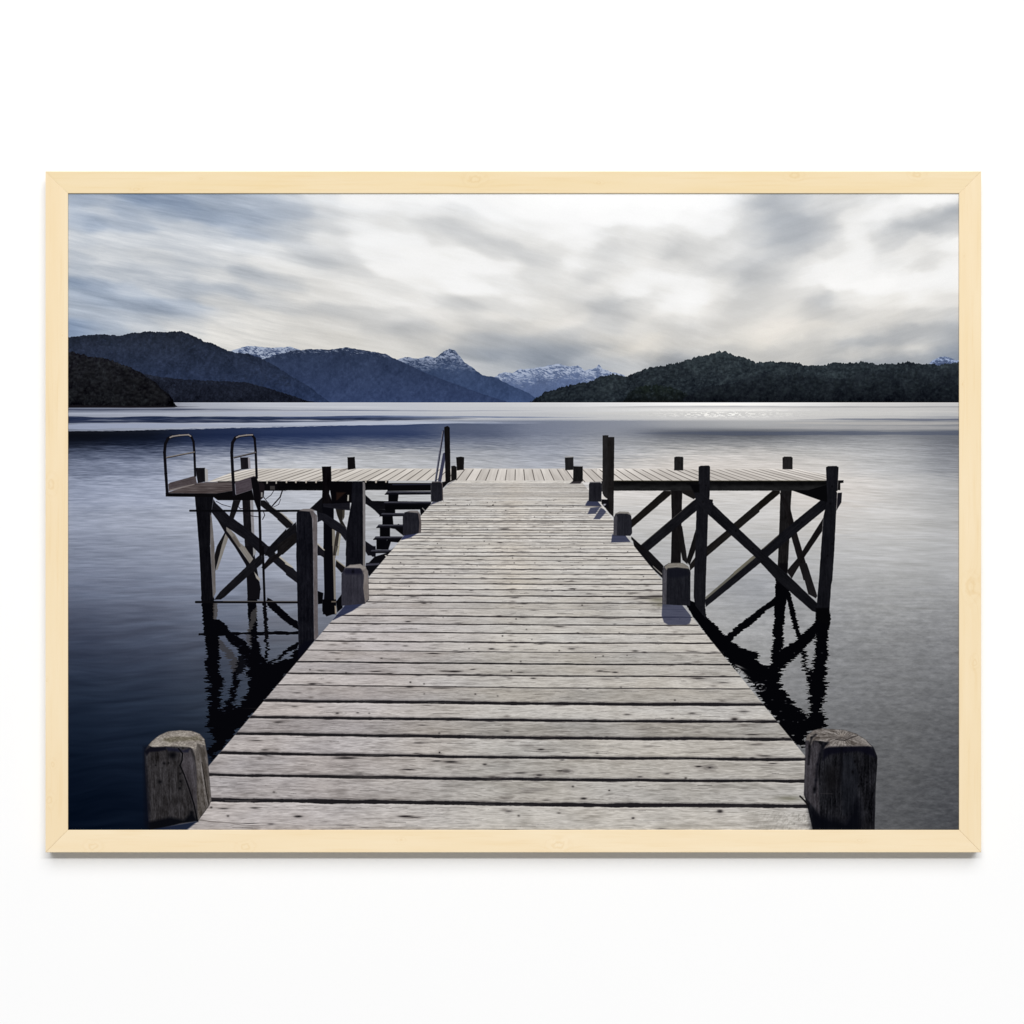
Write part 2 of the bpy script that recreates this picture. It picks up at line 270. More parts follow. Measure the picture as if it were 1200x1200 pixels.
    # ---------------- water ----------------
    WAT = """474,80,60,.8 474,150,70,1 474,230,170,1 474,330,188,.8 474,450,190,.7 474,560,196,.5 474,640,205,.3 474,720,222,.1 474,800,240,0 474,870,240,-.1 474,940,224,-.1 474,1020,204,-.2 474,1124,194,-.1
    480,80,118,1.6 480,160,135,1.4 480,250,168,1 480,340,180,.8 480,450,190,.7 480,560,194,.6 480,640,196,.4 480,720,206,.1 480,800,214,-.1 480,880,214,-.2 480,960,200,-.2 480,1040,196,-.2 480,1124,186,-.1
    487,80,150,1.4 487,160,160,1.2 487,250,168,1.1 487,340,172,1 487,450,182,.9 487,560,186,.7 487,640,186,.5 487,720,194,.1 487,800,200,-.1 487,880,205,-.2 487,960,196,-.2 487,1040,188,-.1 487,1124,160,.6
    499,80,130,1.6 499,160,160,1.4 499,250,172,1.2 499,340,168,1.3 499,450,170,1.2 499,560,130,2 499,640,120,2.4 499,720,140,1.5 499,800,158,.6 499,880,170,.2 499,960,165,.2 499,1040,150,.6 499,1124,135,1
    508,80,11,.5 508,160,13,.8 508,250,30,2.6 508,340,42,3.2 508,450,46,3.2 508,560,82,3 508,640,126,2.1 508,720,138,1.3 508,800,84,1.4 508,880,80,1.1 508,960,105,1 508,1040,126,1.1 508,1124,105,1.7
    513,80,12,.5 513,160,16,1 513,250,38,2.6 518,80,20,1.2 518,160,28,1.8 518,250,60,2.4 518,340,76,2.6 518,450,98,1.9 518,560,122,2 518,640,138,1.8 518,720,156,.7 518,800,120,.7 518,880,118,.7 518,960,140,.6 518,1040,142,.9 518,1124,116,1.8
    530,80,70,1.9 530,160,80,2 530,250,110,1.8 530,340,150,1 530,450,172,.4 530,560,164,.9 530,640,152,1.5 530,720,168,.6 530,800,176,-.1 530,880,178,-.2 530,960,172,.1 530,1040,160,.7 530,1124,132,1.7
    545,80,108,1.9 545,160,122,1.9 545,250,160,1.2 545,340,182,.5 545,450,182,.4 545,560,176,.6 545,640,166,1.2 545,720,190,-.4 545,800,192,-.7 545,880,190,-.6 545,960,186,-.4 545,1040,172,.5 545,1124,148,1.5
    575,80,140,1.9 575,160,150,1.8 575,250,164,1.4 575,340,176,.8 575,450,184,.2 575,760,190,-.3 575,880,190,-.2 575,960,192,-.5 575,1000,196,-.6 575,1060,182,.1 575,1124,168,.8
    610,80,142,1.7 610,160,152,1.5 610,250,163,1.3 610,340,170,.9 610,450,178,.3 610,760,182,0 610,880,184,0 610,960,188,-.2 610,1040,188,-.1 610,1124,178,.4
    650,80,124,1.7 650,160,134,1.6 650,250,143,1.5 650,340,152,1.2 650,450,160,.7 650,780,176,.1 650,880,178,.2 650,960,180,0 650,1040,180,0 650,1124,174,.3
    690,80,100,1.8 690,160,110,1.7 690,250,120,1.6 690,340,132,1.3 690,800,168,.1 690,890,158,.8 690,960,168,.2 690,1040,166,.1 690,1124,160,.4
    730,80,76,1.9 730,160,84,1.8 730,250,95,1.6 730,340,110,1.2 730,840,168,.1 730,900,160,.2 730,960,150,.3 730,1040,148,.3 730,1124,143,.5
    770,80,54,1.9 770,160,63,1.8 770,250,74,1.6 770,340,88,1.2 770,880,158,.1 770,960,134,.3 770,1040,131,.4 770,1124,126,.6
    810,80,38,1.9 810,160,46,1.9 810,250,56,1.7 810,330,70,1.3 810,900,140,.2 810,960,122,.3 810,1040,119,.4 810,1124,111,.6
    850,80,26,1.9 850,160,32,1.9 850,250,42,1.7 850,940,118,.2 850,1000,110,.4 850,1060,105,.4 850,1124,96,.6
    890,80,17,1.8 890,160,23,1.8 890,230,28,1.6 890,960,104,.3 890,1040,100,.4 890,1124,86,.7
    930,80,12,1.7 930,160,15,1.7 930,230,18,1.6 930,960,94,.4 930,1040,90,.5 930,1124,78,.8
    970,80,8,1.6 970,160,10,1.6 970,230,12,1.5 970,960,84,.5 970,1040,80,.6 970,1124,68,.9"""
    pts = []
    for q in WAT.split():
        b, a, g, t = (float(v) for v in q.split(','))
        if a > 740 and 512 < b < 640: g += 13 * min(1, (1100 - a) / 60 if a > 1040 else 1); t -= .25
        if a < 420 and b > 690: t *= .9; g += 2
        if a < 420 and 525 < b < 720: g += 11
        t = t * (.47 if a > 1000 and b > 490 else 1.0 if a < 480 else .72)
        c3 = ((g - 4.8 * t, g + .6 * t, g + 10 * t) if a < 420 and b > 780 else (g - 4.2 * t, g, g + 11 * t)) if t > 0 else (g - 9 * t, g, g + 8 * t)
        pts.append((a, HOR + 140 * np.log((b - HOR + 8) / 8.0), c3))
    s = sl(70, 470.5, 1130, 980)
    x, y = X[s], Y[s]
    dy = np.maximum(y - HOR, 0.0)
    lv = lambda yy: HOR + 140 * np.log((np.maximum(yy - HOR, 0) + 8) / 8.0)
    water_at = scatter(pts, 76, HOR - 2, 1130, lv(np.float32(980.0)), 48, 19, 4)
    k = dy + 7
    lg = np.log(k)
    # bending of the mirror image by the ripples
    r1 = fbm(x / (0.30 * k + 3), lg * 34, 51, 3)
    r2 = fbm(x / (0.11 * k + 2), lg * 70, 57, 3)
    r3 = fbm(x / (0.9 * k + 8) + lg, lg * 11 + x * 0.002, 61, 3)
    yy = y + (r1 * 0.10 + r2 * 0.08) * np.minimum(dy, 120) * np.clip((y - 500) / 30, .15, 1)
    edge = np.interp(x[0], (78, 150, 240, 340, 490, 640, 720, 800, 1126), (505.6, 504.6, 502.4, 500.2, 496.4, 494.0, 493.2, 493, 493))[None, :]
    yr = y + r2 * 1.2 - edge
    crisp = np.clip((790 - x) / 130, 0, 1) * np.exp(-np.abs(yr) / 16)
    ya = yy * (1 - crisp) + np.maximum(yy, 507.5) * crisp
    yb = yy * (1 - crisp) + np.minimum(yy, 498.5) * crisp
    f = np.clip(yr / 1.1 + .5, 0, 1)[..., None]
    c = water_at(x + r2 * 10, lv(ya)) * f + water_at(x + r2 * 10, lv(yb)) * (1 - f)
    calm = np.clip((y - 500) / 25, 0, 1)
    bright = np.clip((c[..., 1] - 8) / 120, 0.1, 1)
    rightness = np.clip((x - 700) / 200, 0, 1)
    depth = np.clip((y - 640) / 200, 0, 1)
    r4 = fbm(x / (0.10 * k + 2.5), lg * 120 + x * .01, 63, 2, .6)
    amp = calm * bright * (15.5 - 6 * depth - 3.0 * rightness)
    c = c + ((r1 * 0.7 + r2 * 1.1 + r3 * 0.7 + r4 * 1.0) * amp)[..., None] * np.array((1, 1, 1.05), np.float32)
    # long ripples on the lower left, wind chop on the lower right
    lr = fbm(x / 75 + y / 260, (y + x * 0.06) / 6.5 + fbm(x / 90, y / 40, 66, 2) * 2, 67, 3, .55)
    c = c + (lr * np.clip((y - 640) / 80, 0, 1) * np.clip((420 - x) / 80, 0, 1) * (6 + 16 * bright))[..., None] * np.array((.85, 1, 1.15), np.float32)
    ch = fbm((x + y * .5) / 7, (y - x * 0.10) / 2.6, 71, 4, .6) + .5 * fbm((x - y * 1.2) / 11, (y + x * .3) / 5, 75, 3)
    c = c + (ch * np.clip((y - 640) / 90, 0, 1) * rightness * 19)[..., None]
    img[s] = np.where((y > HOR - 0.4)[..., None], np.maximum(c, 0), img[s])
    # bands of calm and wind near the far shore
    def band(x0, x1, yc, h, col, alpha, seed=0, taper=60, slope=0.0):
        s = sl(x0, yc - 14, x1, yc + 14)
        x, y = X[s], Y[s]
        e = np.clip((x - x0) / taper, 0, 1) if x0 > 90 else np.ones_like(x)
        e = e * (np.clip((x1 - x) / taper, 0, 1) if x1 < 1115 else 1)
        hh = h * (0.25 + 0.75 * e) * (1 + 0.7 * fbm(x / 40, y * 0 + seed, 81 + seed, 3))
        d = np.abs(y - yc - slope * (x - x0) - fbm(x / 90, y * 0, 83 + seed, 2) * 1.0) - hh / 2
        n = 1 + 0.35 * fbm(x / 14, y * 2.0, 87 + seed, 2)
        lay(s, np.clip(np.clip(0.5 - d / 1.1, 0, 1) * alpha * np.sqrt(e) * n, 0, 1), col)
    band(70, 235, 477.0, 1.6, (44, 42, 54), .8, 1, 60)
    band(70, 330, 479.6, 2.0, (56, 62, 82), .75, 2, 120)
    band(150, 640, 481.0, 1.2, (110, 114, 132), .45, 12, 120)
    band(70, 470, 484.4, 2.8, (166, 172, 188), .7, 3, 120)
    band(300, 480, 476.5, 1.0, (235, 236, 240), .35, 4, 60)
    band(340, 470, 480.6, 1.0, (90, 97, 120), .6, 5, 40)
    band(70, 560, 490.4, 4.6, (30, 40, 66), .92, 6, 150)
    band(70, 420, 493.8, 3.2, (26, 34, 58), .8, 16, 130)
    band(250, 700, 488.6, 2.0, (78, 92, 128), .6, 17, 140)
    band(70, 330, 500.0, 6.0, (150, 158, 180), .9, 7, 170, -0.010)
    band(230, 640, 496.6, 3.6, (176, 183, 200), .85, 8, 150, -.004)
    band(640, 1130, 484.5, 5.0, (206, 205, 202), .5, 9, 120)
    band(930, 1130, 491.6, 2.4, (84, 90, 108), .7, 10, 120)
    band(690, 1130, 476.6, 1.6, (130, 130, 135), .45, 11, 70)
    band(860, 1130, 501.0, 4, (176, 174, 174), .5, 14, 90)
    band(740, 1130, 507.5, 4.2, (72, 80, 100), .55, 15, 110)
    band(900, 1130, 496, 3, (190, 186, 182), .55, 18, 60)
    ridge(z1((140, 888), (200, 893), (250, 908), (300, 913), (350, 925), (400, 945), (450, 960), (500, 985), (540, 1015), (580, 1045), (620, 1078), (650, 1112), (655, 1130), (668, 1140), (672, 1147)),
          476.3, 3.2, .35, 45, forest((25, 25, 30), (8, 8, 12), 414, 472, 21, .34, 27, .97))
    crowns(z1((160, 900), (250, 920), (350, 938), (450, 975), (540, 1030), (620, 1095)), 472, 420, 1.3, 2.8, (33, 34, 37), (10, 10, 13), .6, 9, .5)
    poly([(76, 474.5), (150, 475.2), (207, 476.0), (204, 477.4), (76, 477.6)], (20, 18, 22), .9, .9)
    # sun glitter
    s = sl(700, 471, 960, 492)
    x, y = X[s], Y[s]
    g = fbm(x / 4.0, y * 1.1, 91, 3, .7)
    e = np.exp(-((x - 850) / 62) ** 2)
    m = np.clip(g * 4.6 + .12, 0, 1) * e * np.exp(-((y - 485.5) / 3.4) ** 2) * .98
    m = np.maximum(m, e * np.exp(-((y - 473.6) / 1.5) ** 2) * .95)
    m = np.maximum(m, np.exp(-((x - 845) / 95) ** 2) * np.exp(-((y - 480.5) / 1.3) ** 2) * (.55 + .6 * g))
    lay(s, np.clip(m, 0, 1), (252, 250, 245))

    # ---------------- reflections of the pier ----------------
    def ripple(x, y):
        k = y - HOR
        f = np.clip((y - 700) / 120, 0.18, 1.3)
        a = fbm(x / 9, y / 2.1, 101, 3, .6) * 7.0 * f
        b = fbm(x / 16, y / 5.5, 105, 3, .6) * 5.0 * f
        e = fbm(x / 15, y / 1.0, 107, 2, .7) * 7.0 * np.clip((y - 690) / 110, .12, 1)
        return x + a + b + e, y + fbm(x / 8, y / 3, 109, 2) * 3.0 * f + fbm(x / 5, y / 1.6, 111, 2) * 3.0 * f
    RP = (14, ripple)
    BK = (4, 4, 7)
    r5, r6, r4 = Z(860, 660, 8), Z(840, 760, 8), Z(740, 640, 8)
    def refl(P, col=BK, a=1.0): poly(P, col, .8, a, RP)
    refl(r5((395, 150), (510, 150), (505, 230), (484, 400), (478, 560), (470, 700), (455, 860), (452, 1200), (330, 1200), (350, 900), (372, 700), (384, 430)))
    refl(r5((485, 190), (515, 230), (560, 400), (600, 560), (640, 690), (600, 720), (560, 600), (520, 430), (490, 330)))
    refl(r5((400, 305), (330, 365), (200, 460), (90, 545), (0, 615), (-60, 670), (-120, 720), (-70, 770), (-10, 715), (40, 660), (180, 570), (300, 450), (400, 395)))
    refl(r5((775, 475), (905, 475), (905, 580), (885, 610), (880, 850), (870, 1000), (864, 1300), (715, 1300), (740, 1000), (762, 800), (768, 640)))
    refl(r5((800, 500), (690, 630), (620, 690), (470, 800), (330, 950), (270, 955), (140, 850), (0, 755), (-140, 640), (-180, 640), (-60, 800), (0, 850), (120, 1000), (200, 1140), (250, 1300), (450, 1300), (450, 1010), (560, 890), (640, 830), (760, 700)))
    refl(r5((640, 790), (680, 860), (700, 960), (750, 1050), (770, 1200), (780, 1300), (715, 1300), (700, 1150), (680, 1050), (650, 930), (630, 860)))
    refl(r6((20, 0), (330, 60), (430, 170), (590, 160), (600, 250), (570, 330), (640, 430), (720, 490), (790, 580), (890, 640), (985, 600), (1010, 660), (1040, 740), (840, 800), (840, 900), (780, 930), (700, 860), (560, 680), (430, 500), (350, 380), (270, 250), (140, 100)))
    refl(r6((860, 300), (920, 280), (1010, 420), (1000, 560), (960, 660), (890, 640), (880, 480)))
    refl(r4((540, 500), (690, 590), (700, 660), (790, 730), (870, 830), (980, 930), (1060, 960), (1190, 1010), (1190, 1200), (1060, 1190), (960, 1060), (860, 960), (760, 830), (650, 700)))
    # broken glints in the dark mass
    s = sl(872, 792, 908, 822)
    x, y = X[s], Y[s]
    n = fbm((x - y * .4) / 5.5, (y + x * .25) / 1.5, 113, 3, .6) + .25 * np.sin(np.hypot(x - 892, (y - 806) * 1.4) * 1.3)
    lay(s, np.clip(n * 5 - .3, 0, 1) * np.clip((9.5 - np.hypot(x - 890, (y - 805.5) * 1.3)) / 4, 0, 1), (128, 128, 132))
    for gx, gy, rx, ry, an in ((868, 786, 5, .9, .5), (872, 790, 5, .8, .5), (866, 781, 6, .9, .4), (878, 797, 3.5, .7, .5), (936, 878, 4, .6, -.2), (940, 874, 4.5, .7, -.2), (938, 882, 4, 1.4, .8)):
        blob(gx, gy, rx, ry, (135, 134, 134), .85, an)
    for i in range(46):
        gx = rng.uniform(868, 975); gy = rng.uniform(760, 850)
        blob(gx, gy, rng.uniform(.5, 1.5), rng.uniform(.35, .6), (120, 120, 124), rng.uniform(.15, .55))

    l4, l6 = Z(220, 640, 8), Z(220, 780, 8)
    DARKL = (5, 5, 9)
    refl(l4((120, 470), (240, 470), (250, 560), (248, 700), (295, 860), (300, 1200), (180, 1200), (160, 900), (140, 700), (135, 600)), DARKL)
    refl(l4((235, 520), (275, 540), (275, 690), (240, 690)), (70, 66, 64), .8)
    refl(l4((245, 690), (300, 690), (390, 780), (400, 810), (520, 880), (580, 960), (620, 1060), (700, 1130), (700, 1190), (560, 1130), (500, 1000), (420, 930), (330, 830), (245, 820)), DARKL)
    refl(l4((560, 300), (660, 290), (680, 400), (640, 520), (650, 700), (650, 850), (680, 1000), (760, 1100), (760, 1200), (590, 1200), (580, 900), (560, 560)), DARKL)
    refl(l4((600, 620), (650, 560), (655, 640), (610, 760), (575, 860), (560, 800)), (72, 70, 70), .7)
    refl(l4((540, 830), (590, 840), (590, 950), (545, 900)), (62, 60, 62), .6)
    refl(l4((740, 480), (780, 500), (860, 570), (960, 660), (1040, 720), (1050, 800), (960, 740), (880, 680), (800, 610), (745, 560)), DARKL)
    refl(l4((100, 815), (400, 812), (750, 800), (1040, 800), (1040, 825), (800, 832), (600, 832), (100, 838)), DARKL)
    refl(l4((700, 520), (735, 520), (750, 820), (750, 1200), (725, 1200), (715, 820)), DARKL)
    refl(l4((1040, 900), (1040, 960), (900, 1020), (800, 1090), (770, 1150), (760, 1090), (860, 1010), (960, 940)), DARKL)
    refl(l4((1040, 960), (1200, 960), (1000, 1200), (700, 1200), (850, 1080), (960, 1040)), DARKL)
    refl(l4((290, 870), (330, 890), (420, 1000), (480, 1100), (480, 1200), (430, 1200), (400, 1090), (300, 960)), (54, 52, 54), .75)
    refl(l4((480, 980), (560, 1040), (540, 1200), (440, 1200)), DARKL, .9)
    refl(l6((180, -20), (300, -20), (320, 200), (325, 400), (340, 440), (400, 410), (520, 350), (570, 250), (560, 60), (600, -20), (960, -20), (900, 120), (720, 330), (440, 650), (240, 860), (190, 900), (210, 700), (200, 560), (185, 300)), DARKL)
    refl(l6((420, 60), (480, 60), (470, 180), (440, 300), (420, 420), (330, 440), (370, 330), (400, 180)), DARKL)
    for i in range(60):
        gx = rng.uniform(258, 320); gy = rng.uniform(735, 835)
        if gx + (gy - 700) * .5 > 345: continue
        blob(gx, gy, rng.uniform(.6, 2.2), rng.uniform(.3, .55), (70, 78, 98), rng.uniform(.15, .6), -.2)

    # ---------------- far cross deck ----------------
    def deck(P, seed, base=(198, 192, 185)):
        base = np.array(base, np.float32)
        def f(x, y):
            k = (y - HOR); b = VPX + (x - VPX) / k * (563 - HOR)
            q = (b - 557.5) / 11.5
            i = np.floor(q)
            n = noise(i * 7.7, i * 0 + .5, seed) * 26 + fbm(b / 2.2, y / 14, seed + 3, 2) * 16
            sun = np.clip((557 - y) / 8, 0, 1) * (10 + 30 * np.clip((np.abs(x - 830) - 40) / 100, 0, 1) * (x > 700))
            c = base + (n + sun)[..., None]
            e = np.abs(q - np.round(q)) * 11.5 * k / (563 - HOR) / np.sqrt(1 + ((x - VPX) / k) ** 2)
            slant = np.clip(1.1 - np.abs(x - VPX) / 700, .6, 1)
            gap = np.clip(.5 - (e - .42 * slant) / .8, 0, 1) * (.9 - .35 * np.clip((np.abs(x - VPX) - 120) / 250, 0, 1))
            g = gap * np.clip((y - 549.2) / 1.8, .0, 1) * (.75 + .5 * noise(i * 3.1, i * 0, seed + 9))
            g = np.clip(g, 0, 1)[..., None]
            return c * (1 - g) + np.array((46, 40, 38), np.float32) * g
        poly(P, f, .9)

    # ---------- left side: structures behind ----------
    l1, l2, l3, l5 = Z(185, 500, 8), Z(325, 530, 10), Z(425, 530, 10), Z(335, 640, 8)
    NV = (17, 17, 27); DK = (10, 10, 15)
    pale = (150, 146, 138)
    # back post and its pale side
    poly(l1((790, 680), (865, 680), (880, 960), (890, 1200), (820, 1200), (800, 900)), wood((24, 23, 30), 90, 8, 1, 1))
    poly(l1((862, 690), (890, 690), (912, 1200), (886, 1200)), wood((132, 132, 138), 90, 12, 1, 2))
    poly(l4((535, 0), (610, 0), (680, 400), (670, 500), (560, 500), (550, 280)), (14, 13, 17))
    poly(l4((610, 0), (632, 0), (640, 60), (612, 100)), (140, 140, 142))
    poly(l4((620, 240), (680, 310), (670, 330), (640, 300)), (150, 146, 140))
    # thin side braces
    poly([(273, 586), (282, 586), (274, 607), (265, 632), (256, 655), (252, 669), (250, 655), (254, 640), (263, 624), (270, 600)], wood((24, 22, 26), 110, 8, 1, 3))
    poly([(264, 625), (268.5, 627), (264, 640), (254.5, 668), (252.5, 668), (257, 650), (259.5, 639)], wood((124, 121, 114), 110, 10, 1, 3))
    poly([(247.5, 600), (252.5, 600), (265, 616), (270, 627), (279, 641), (292.5, 660.6), (289, 664), (275, 641), (265, 627), (255, 610)], (16, 15, 19))
    poly([(265, 616), (275, 626), (281, 636), (287, 641), (296.5, 655), (292.5, 660.6), (279, 641), (270, 628), (265, 622)], wood((122, 118, 110), 58, 13, 1, 5))
    poly([(274, 628), (279, 634), (282, 640), (279, 642), (271, 630)], (84, 78, 74), 1.5, .7)
    # post far left
    poly([(228, 581), (250, 581), (247.5, 600), (246, 640), (249.4, 700), (251, 706), (236, 706), (234.7, 671), (233, 640), (230.3, 606)], wood((13, 13, 22), 90, 7, 1, 6))
    poly([(246, 601), (248, 606), (251, 640), (252.7, 694), (249.5, 701), (246.4, 645)], wood((100, 96, 94), 90, 14, 1, 8))
    # long brace top-left to lower-right
    poly(l1((520, 680), (545, 720), (660, 830), (830, 950), (1010, 1100), (1110, 1200), (960, 1200), (820, 1060), (640, 940), (500, 800)), wood((22, 22, 32), 40, 8, 1, 9))
    poly(l4((660, 0), (770, 0), (830, 80), (960, 190), (1030, 250), (1030, 350), (800, 150)), wood((24, 24, 34), 42, 8, 1, 10))
    poly(l4((815, 72), (835, 72), (980, 190), (960, 198)), (165, 160, 150))
    # brace lower-left to upper-right
    poly(l4((690, 70), (700, 160), (340, 480), (310, 500), (245, 505), (300, 430), (560, 180)), wood((23, 23, 31), -45, 8, 1, 11))
    poly(l1((1200, 960), (1200, 1080), (1060, 1210), (1000, 1210), (1030, 1140)), wood((20, 19, 26), -45, 8, 1, 12))
    poly(l4((850, 60), (905, 0), (970, 0), (720, 220), (690, 200), (760, 110)), wood((22, 18, 22), -45, 8, 1, 13))
    poly(l2((0, 1010), (120, 900), (215, 820), (225, 900), (230, 960), (100, 1080), (0, 1150)), wood((20, 20, 28), -42, 8, 1, 14))
    poly(l2((0, 1080), (200, 950), (230, 960), (230, 1050), (60, 1200), (0, 1200)), wood((26, 23, 26), -42, 8, 1, 15))
    poly(l1((960, 690), (1000, 690), (1080, 760), (1210, 850), (1210, 940), (1080, 830), (960, 740)), wood((24, 23, 29), 38, 8, 1, 16))
    poly(l1((1060, 745), (1085, 760), (1200, 850), (1190, 860)), (150, 146, 138), .8, .6)
    poly(l2((10, 700), (60, 730), (185, 830), (160, 880), (110, 890), (0, 790)), wood((24, 23, 29), 38, 8, 1, 17))
    poly(l2((30, 705), (50, 705), (190, 830), (175, 840)), (165, 160, 152), .8, .8)
    poly(l2((380, 660), (520, 530), (570, 560), (540, 720), (470, 760), (460, 690)), wood((16, 16, 25), -45, 6, 1, 18))
    # cable pipes
    line(l1((300, 788), (1210, 790)), 2.3, (8, 8, 11))
    line(l2((0, 688), (260, 685)), 2.4, (8, 8, 11))
    line(l4((75, 525), (1040, 527)), 2.6, (11, 10, 13))
    line(l4((330, 516), (1030, 519)), .7, (92, 88, 86), .7)
    # posts between (325..445)
    poly(l2((520, 600), (660, 600), (660, 900), (640, 1210), (540, 1210), (540, 800)), (7, 7, 12))
    poly(l2((640, 900), (672, 900), (690, 1210), (645, 1210)), (120, 115, 105))
    poly(l5((350, 0), (440, 0), (455, 520), (470, 640), (345, 640), (360, 430)), (8, 8, 13))
    poly(l5((438, 0), (460, 0), (468, 520), (450, 520)), (120, 114, 106))
    poly(l5((340, 500), (470, 500), (470, 630), (380, 660), (340, 610)), (6, 6, 9))
    poly(l5((425, 515), (480, 515), (480, 528), (425, 528)), (92, 84, 76))
    poly(l5((470, 520), (530, 440), (530, 580), (480, 620)), (6, 6, 9))
    poly(l5((455, 560), (470, 560), (475, 630), (460, 640)), (140, 130, 118))
    poly(l5((295, 420), (350, 440), (340, 540), (300, 545)), (6, 6, 9))
    # braces between
    poly(l2((470, 700), (560, 720), (700, 810), (800, 880), (830, 980), (800, 1040), (740, 960), (620, 880), (520, 800), (470, 820)), wood((26, 27, 40), 35, 8, 1, 20))
    poly(l2((680, 660), (780, 660), (760, 800), (810, 890), (740, 840), (700, 740)), (32, 30, 28))
    poly(l2((760, 680), (790, 670), (785, 760), (765, 800)), (60, 56, 50))
    poly(l2((690, 930), (730, 940), (700, 1140), (680, 1210), (650, 1210), (670, 1050)), (44, 40, 38))
    poly(l2((725, 950), (745, 960), (715, 1210), (695, 1210)), (150, 146, 132))
    poly(l5((460, 0), (490, 0), (470, 70), (462, 110)), (70, 66, 60))
    poly(l5((295, 0), (340, 30), (360, 60), (360, 110), (295, 70)), wood((24, 23, 30), 40, 6))
    line(l5((300, 0), (358, 38)), 1.2, (170, 165, 155))
    poly(l5((470, 130), (555, 195), (540, 240), (520, 250), (465, 190)), (20, 18, 20))
    line(l5((470, 130), (556, 196)), 1.2, (140, 134, 120))
    poly(l2((470, 1080), (545, 1150), (545, 1210), (470, 1210)), (22, 21, 27))
    line(l2((470, 1072), (540, 1140)), 1.3, (165, 160, 150))
    poly(l5((-5, 165), (60, 200), (110, 260), (110, 350), (0, 270)), wood((26, 26, 36), 38, 6))
    line(l5((-5, 165), (60, 200)), 1.2, (165, 160, 150))
    poly(l2((520, 560), (850, 590), (850, 680), (720, 670), (540, 640)), wood((27, 27, 40), 3, 8, 1, 22))
    # right of the post: cross braces and ladder area
    poly(l3((30, 500), (110, 570), (800, 580), (800, 670), (130, 670), (30, 600)), wood((16, 16, 25), 0, 6, 1, 23))
    poly(l3((120, 660), (260, 670), (280, 740), (205, 745)), (12, 12, 16))
    poly(l3((30, 1040), (150, 1120), (150, 1210), (60, 1210), (30, 1160)), (20, 19, 24))
    poly(l5((750, 0), (840, 0), (840, 100), (810, 100), (770, 50)), (15, 15, 21))
    poly(l5((745, 190), (830, 100), (960, 60), (1030, 0), (780, 285)), (10, 10, 14))

    # ---------- the left cross deck ----------
    deck([(243.5, 564.6), (257, 559), (271, 553.7), (286, 550.6), (299, 549.0)] + [(560, 549.0), (560, 562.6), (448, 563.4), (302, 564.4)], 121)
    poly(l1((560, 513), (930, 510), (930, 530), (560, 535)), (12, 11, 12))
    # dark fascia with plank ends
    poly(l1((935, 512), (1200, 512), (1200, 600), (950, 600)), (10, 9, 12))
    poly(l2((0, 340), (1040, 340), (1040, 445), (0, 447)), wood((9, 9, 12), 0, 5, 1, 25))
    poly(l3((0, 335), (300, 335), (300, 442), (0, 442)), wood((9, 9, 12), 0, 5, 1, 26))
    for zx in (105, 215, 335, 452, 682, 798, 1155):
        poly(l2((zx - 12, 330), (zx + 12, 330), (zx + 8, 360), (zx - 8, 360)), (168, 160, 150), .9)
    for zx in (35, 155, 272):
        poly(l3((zx - 12, 325), (zx + 12, 325), (zx + 8, 356), (zx - 8, 356)), (168, 160, 150), .9)
    poly(l1((940, 520), (990, 530), (1000, 560), (990, 660), (960, 690), (940, 620)), (24, 20, 24))
    poly(l1((1050, 555), (1095, 555), (1095, 590), (1050, 590)), (56, 54, 54))
    poly(l1((965, 615), (980, 615), (980, 660), (965, 660)), (130, 128, 128))
    for zx in (1022, 1108):
        poly(l1((zx - 8, 505), (zx + 8, 505), (zx + 6, 535), (zx - 6, 535)), (150, 146, 140))
    # hanging cables
    cab = (26, 22, 28)
    line(l1((1085, 600), (1060, 640), (1015, 675)), .6, cab)
    line(l1((1165, 600), (1145, 660), (1100, 710), (1070, 745)), 1.4, cab)
    line(l1((1150, 680), (1130, 730), (1085, 752)), .5, cab)
    line(l1((990, 660), (1020, 700), (1040, 720)), .8, cab)
    line(l1((545, 700), (600, 730), (680, 752)), .6, cab)
    line(l1((745, 740), (770, 770), (830, 760)), .7, cab)
    line(l1((800, 810), (880, 838), (940, 845)), .7, cab)
    line(l1((990, 800), (1000, 830), (980, 870)), .8, cab)
    # far stubs on the left deck
    poly(l1((770, 288), (845, 288), (850, 395), (778, 402)), wood((28, 25, 34), 90, 7))
    poly(l1((842, 290), (862, 295), (868, 390), (848, 396)), (138, 134, 140))
    line(l1((710, 420), (775, 402)), 1.2, (58, 50, 50))
    poly(l1((350, 385), (440, 385), (442, 515), (372, 530)), wood((22, 20, 28), 90, 6))
    poly(l1((438, 390), (466, 400), (470, 515), (442, 518)), (160, 158, 158))
    poly(l2((820, 58), (905, 55), (915, 190), (825, 205)), wood((20, 17, 21), 90, 6))
    poly(l2((830, 195), (760, 210), (725, 222), (740, 208), (825, 186)), (84, 74, 70), .9, .8)
    # post through the deck
    poly(l2((520, 168), (628, 165), (632, 330), (605, 480), (650, 600), (520, 600), (530, 330)), wood((13, 9, 14), 90, 6))
    poly(l2((600, 340), (880, 345), (880, 590), (640, 600)), (6, 5, 8))
    poly(l2((690, 470), (800, 470), (700, 560), (690, 560)), (34, 22, 18), 2.0, .9)
    poly(l2((822, 500), (838, 500), (836, 570), (818, 570)), (165, 162, 155))

    # boat landing platform with two rails
    poly(l1((75, 622), (330, 535), (450, 520), (700, 520), (700, 600), (540, 630)), lambda x, y: np.array((78, 70, 70), np.float32) + (np.sin((y - 564) * 3.0 + (x - 230) * .05) * 9 + fbm(x / 10, y / 1.2, 130, 2) * 20)[..., None] - (np.clip((y - 574) / 6, 0, 1) * 16)[..., None])
    poly(l1((95, 540), (110, 525), (350, 460), (365, 530), (340, 545), (100, 605)), wood((74, 64, 68), -14, 12, 1, 28))
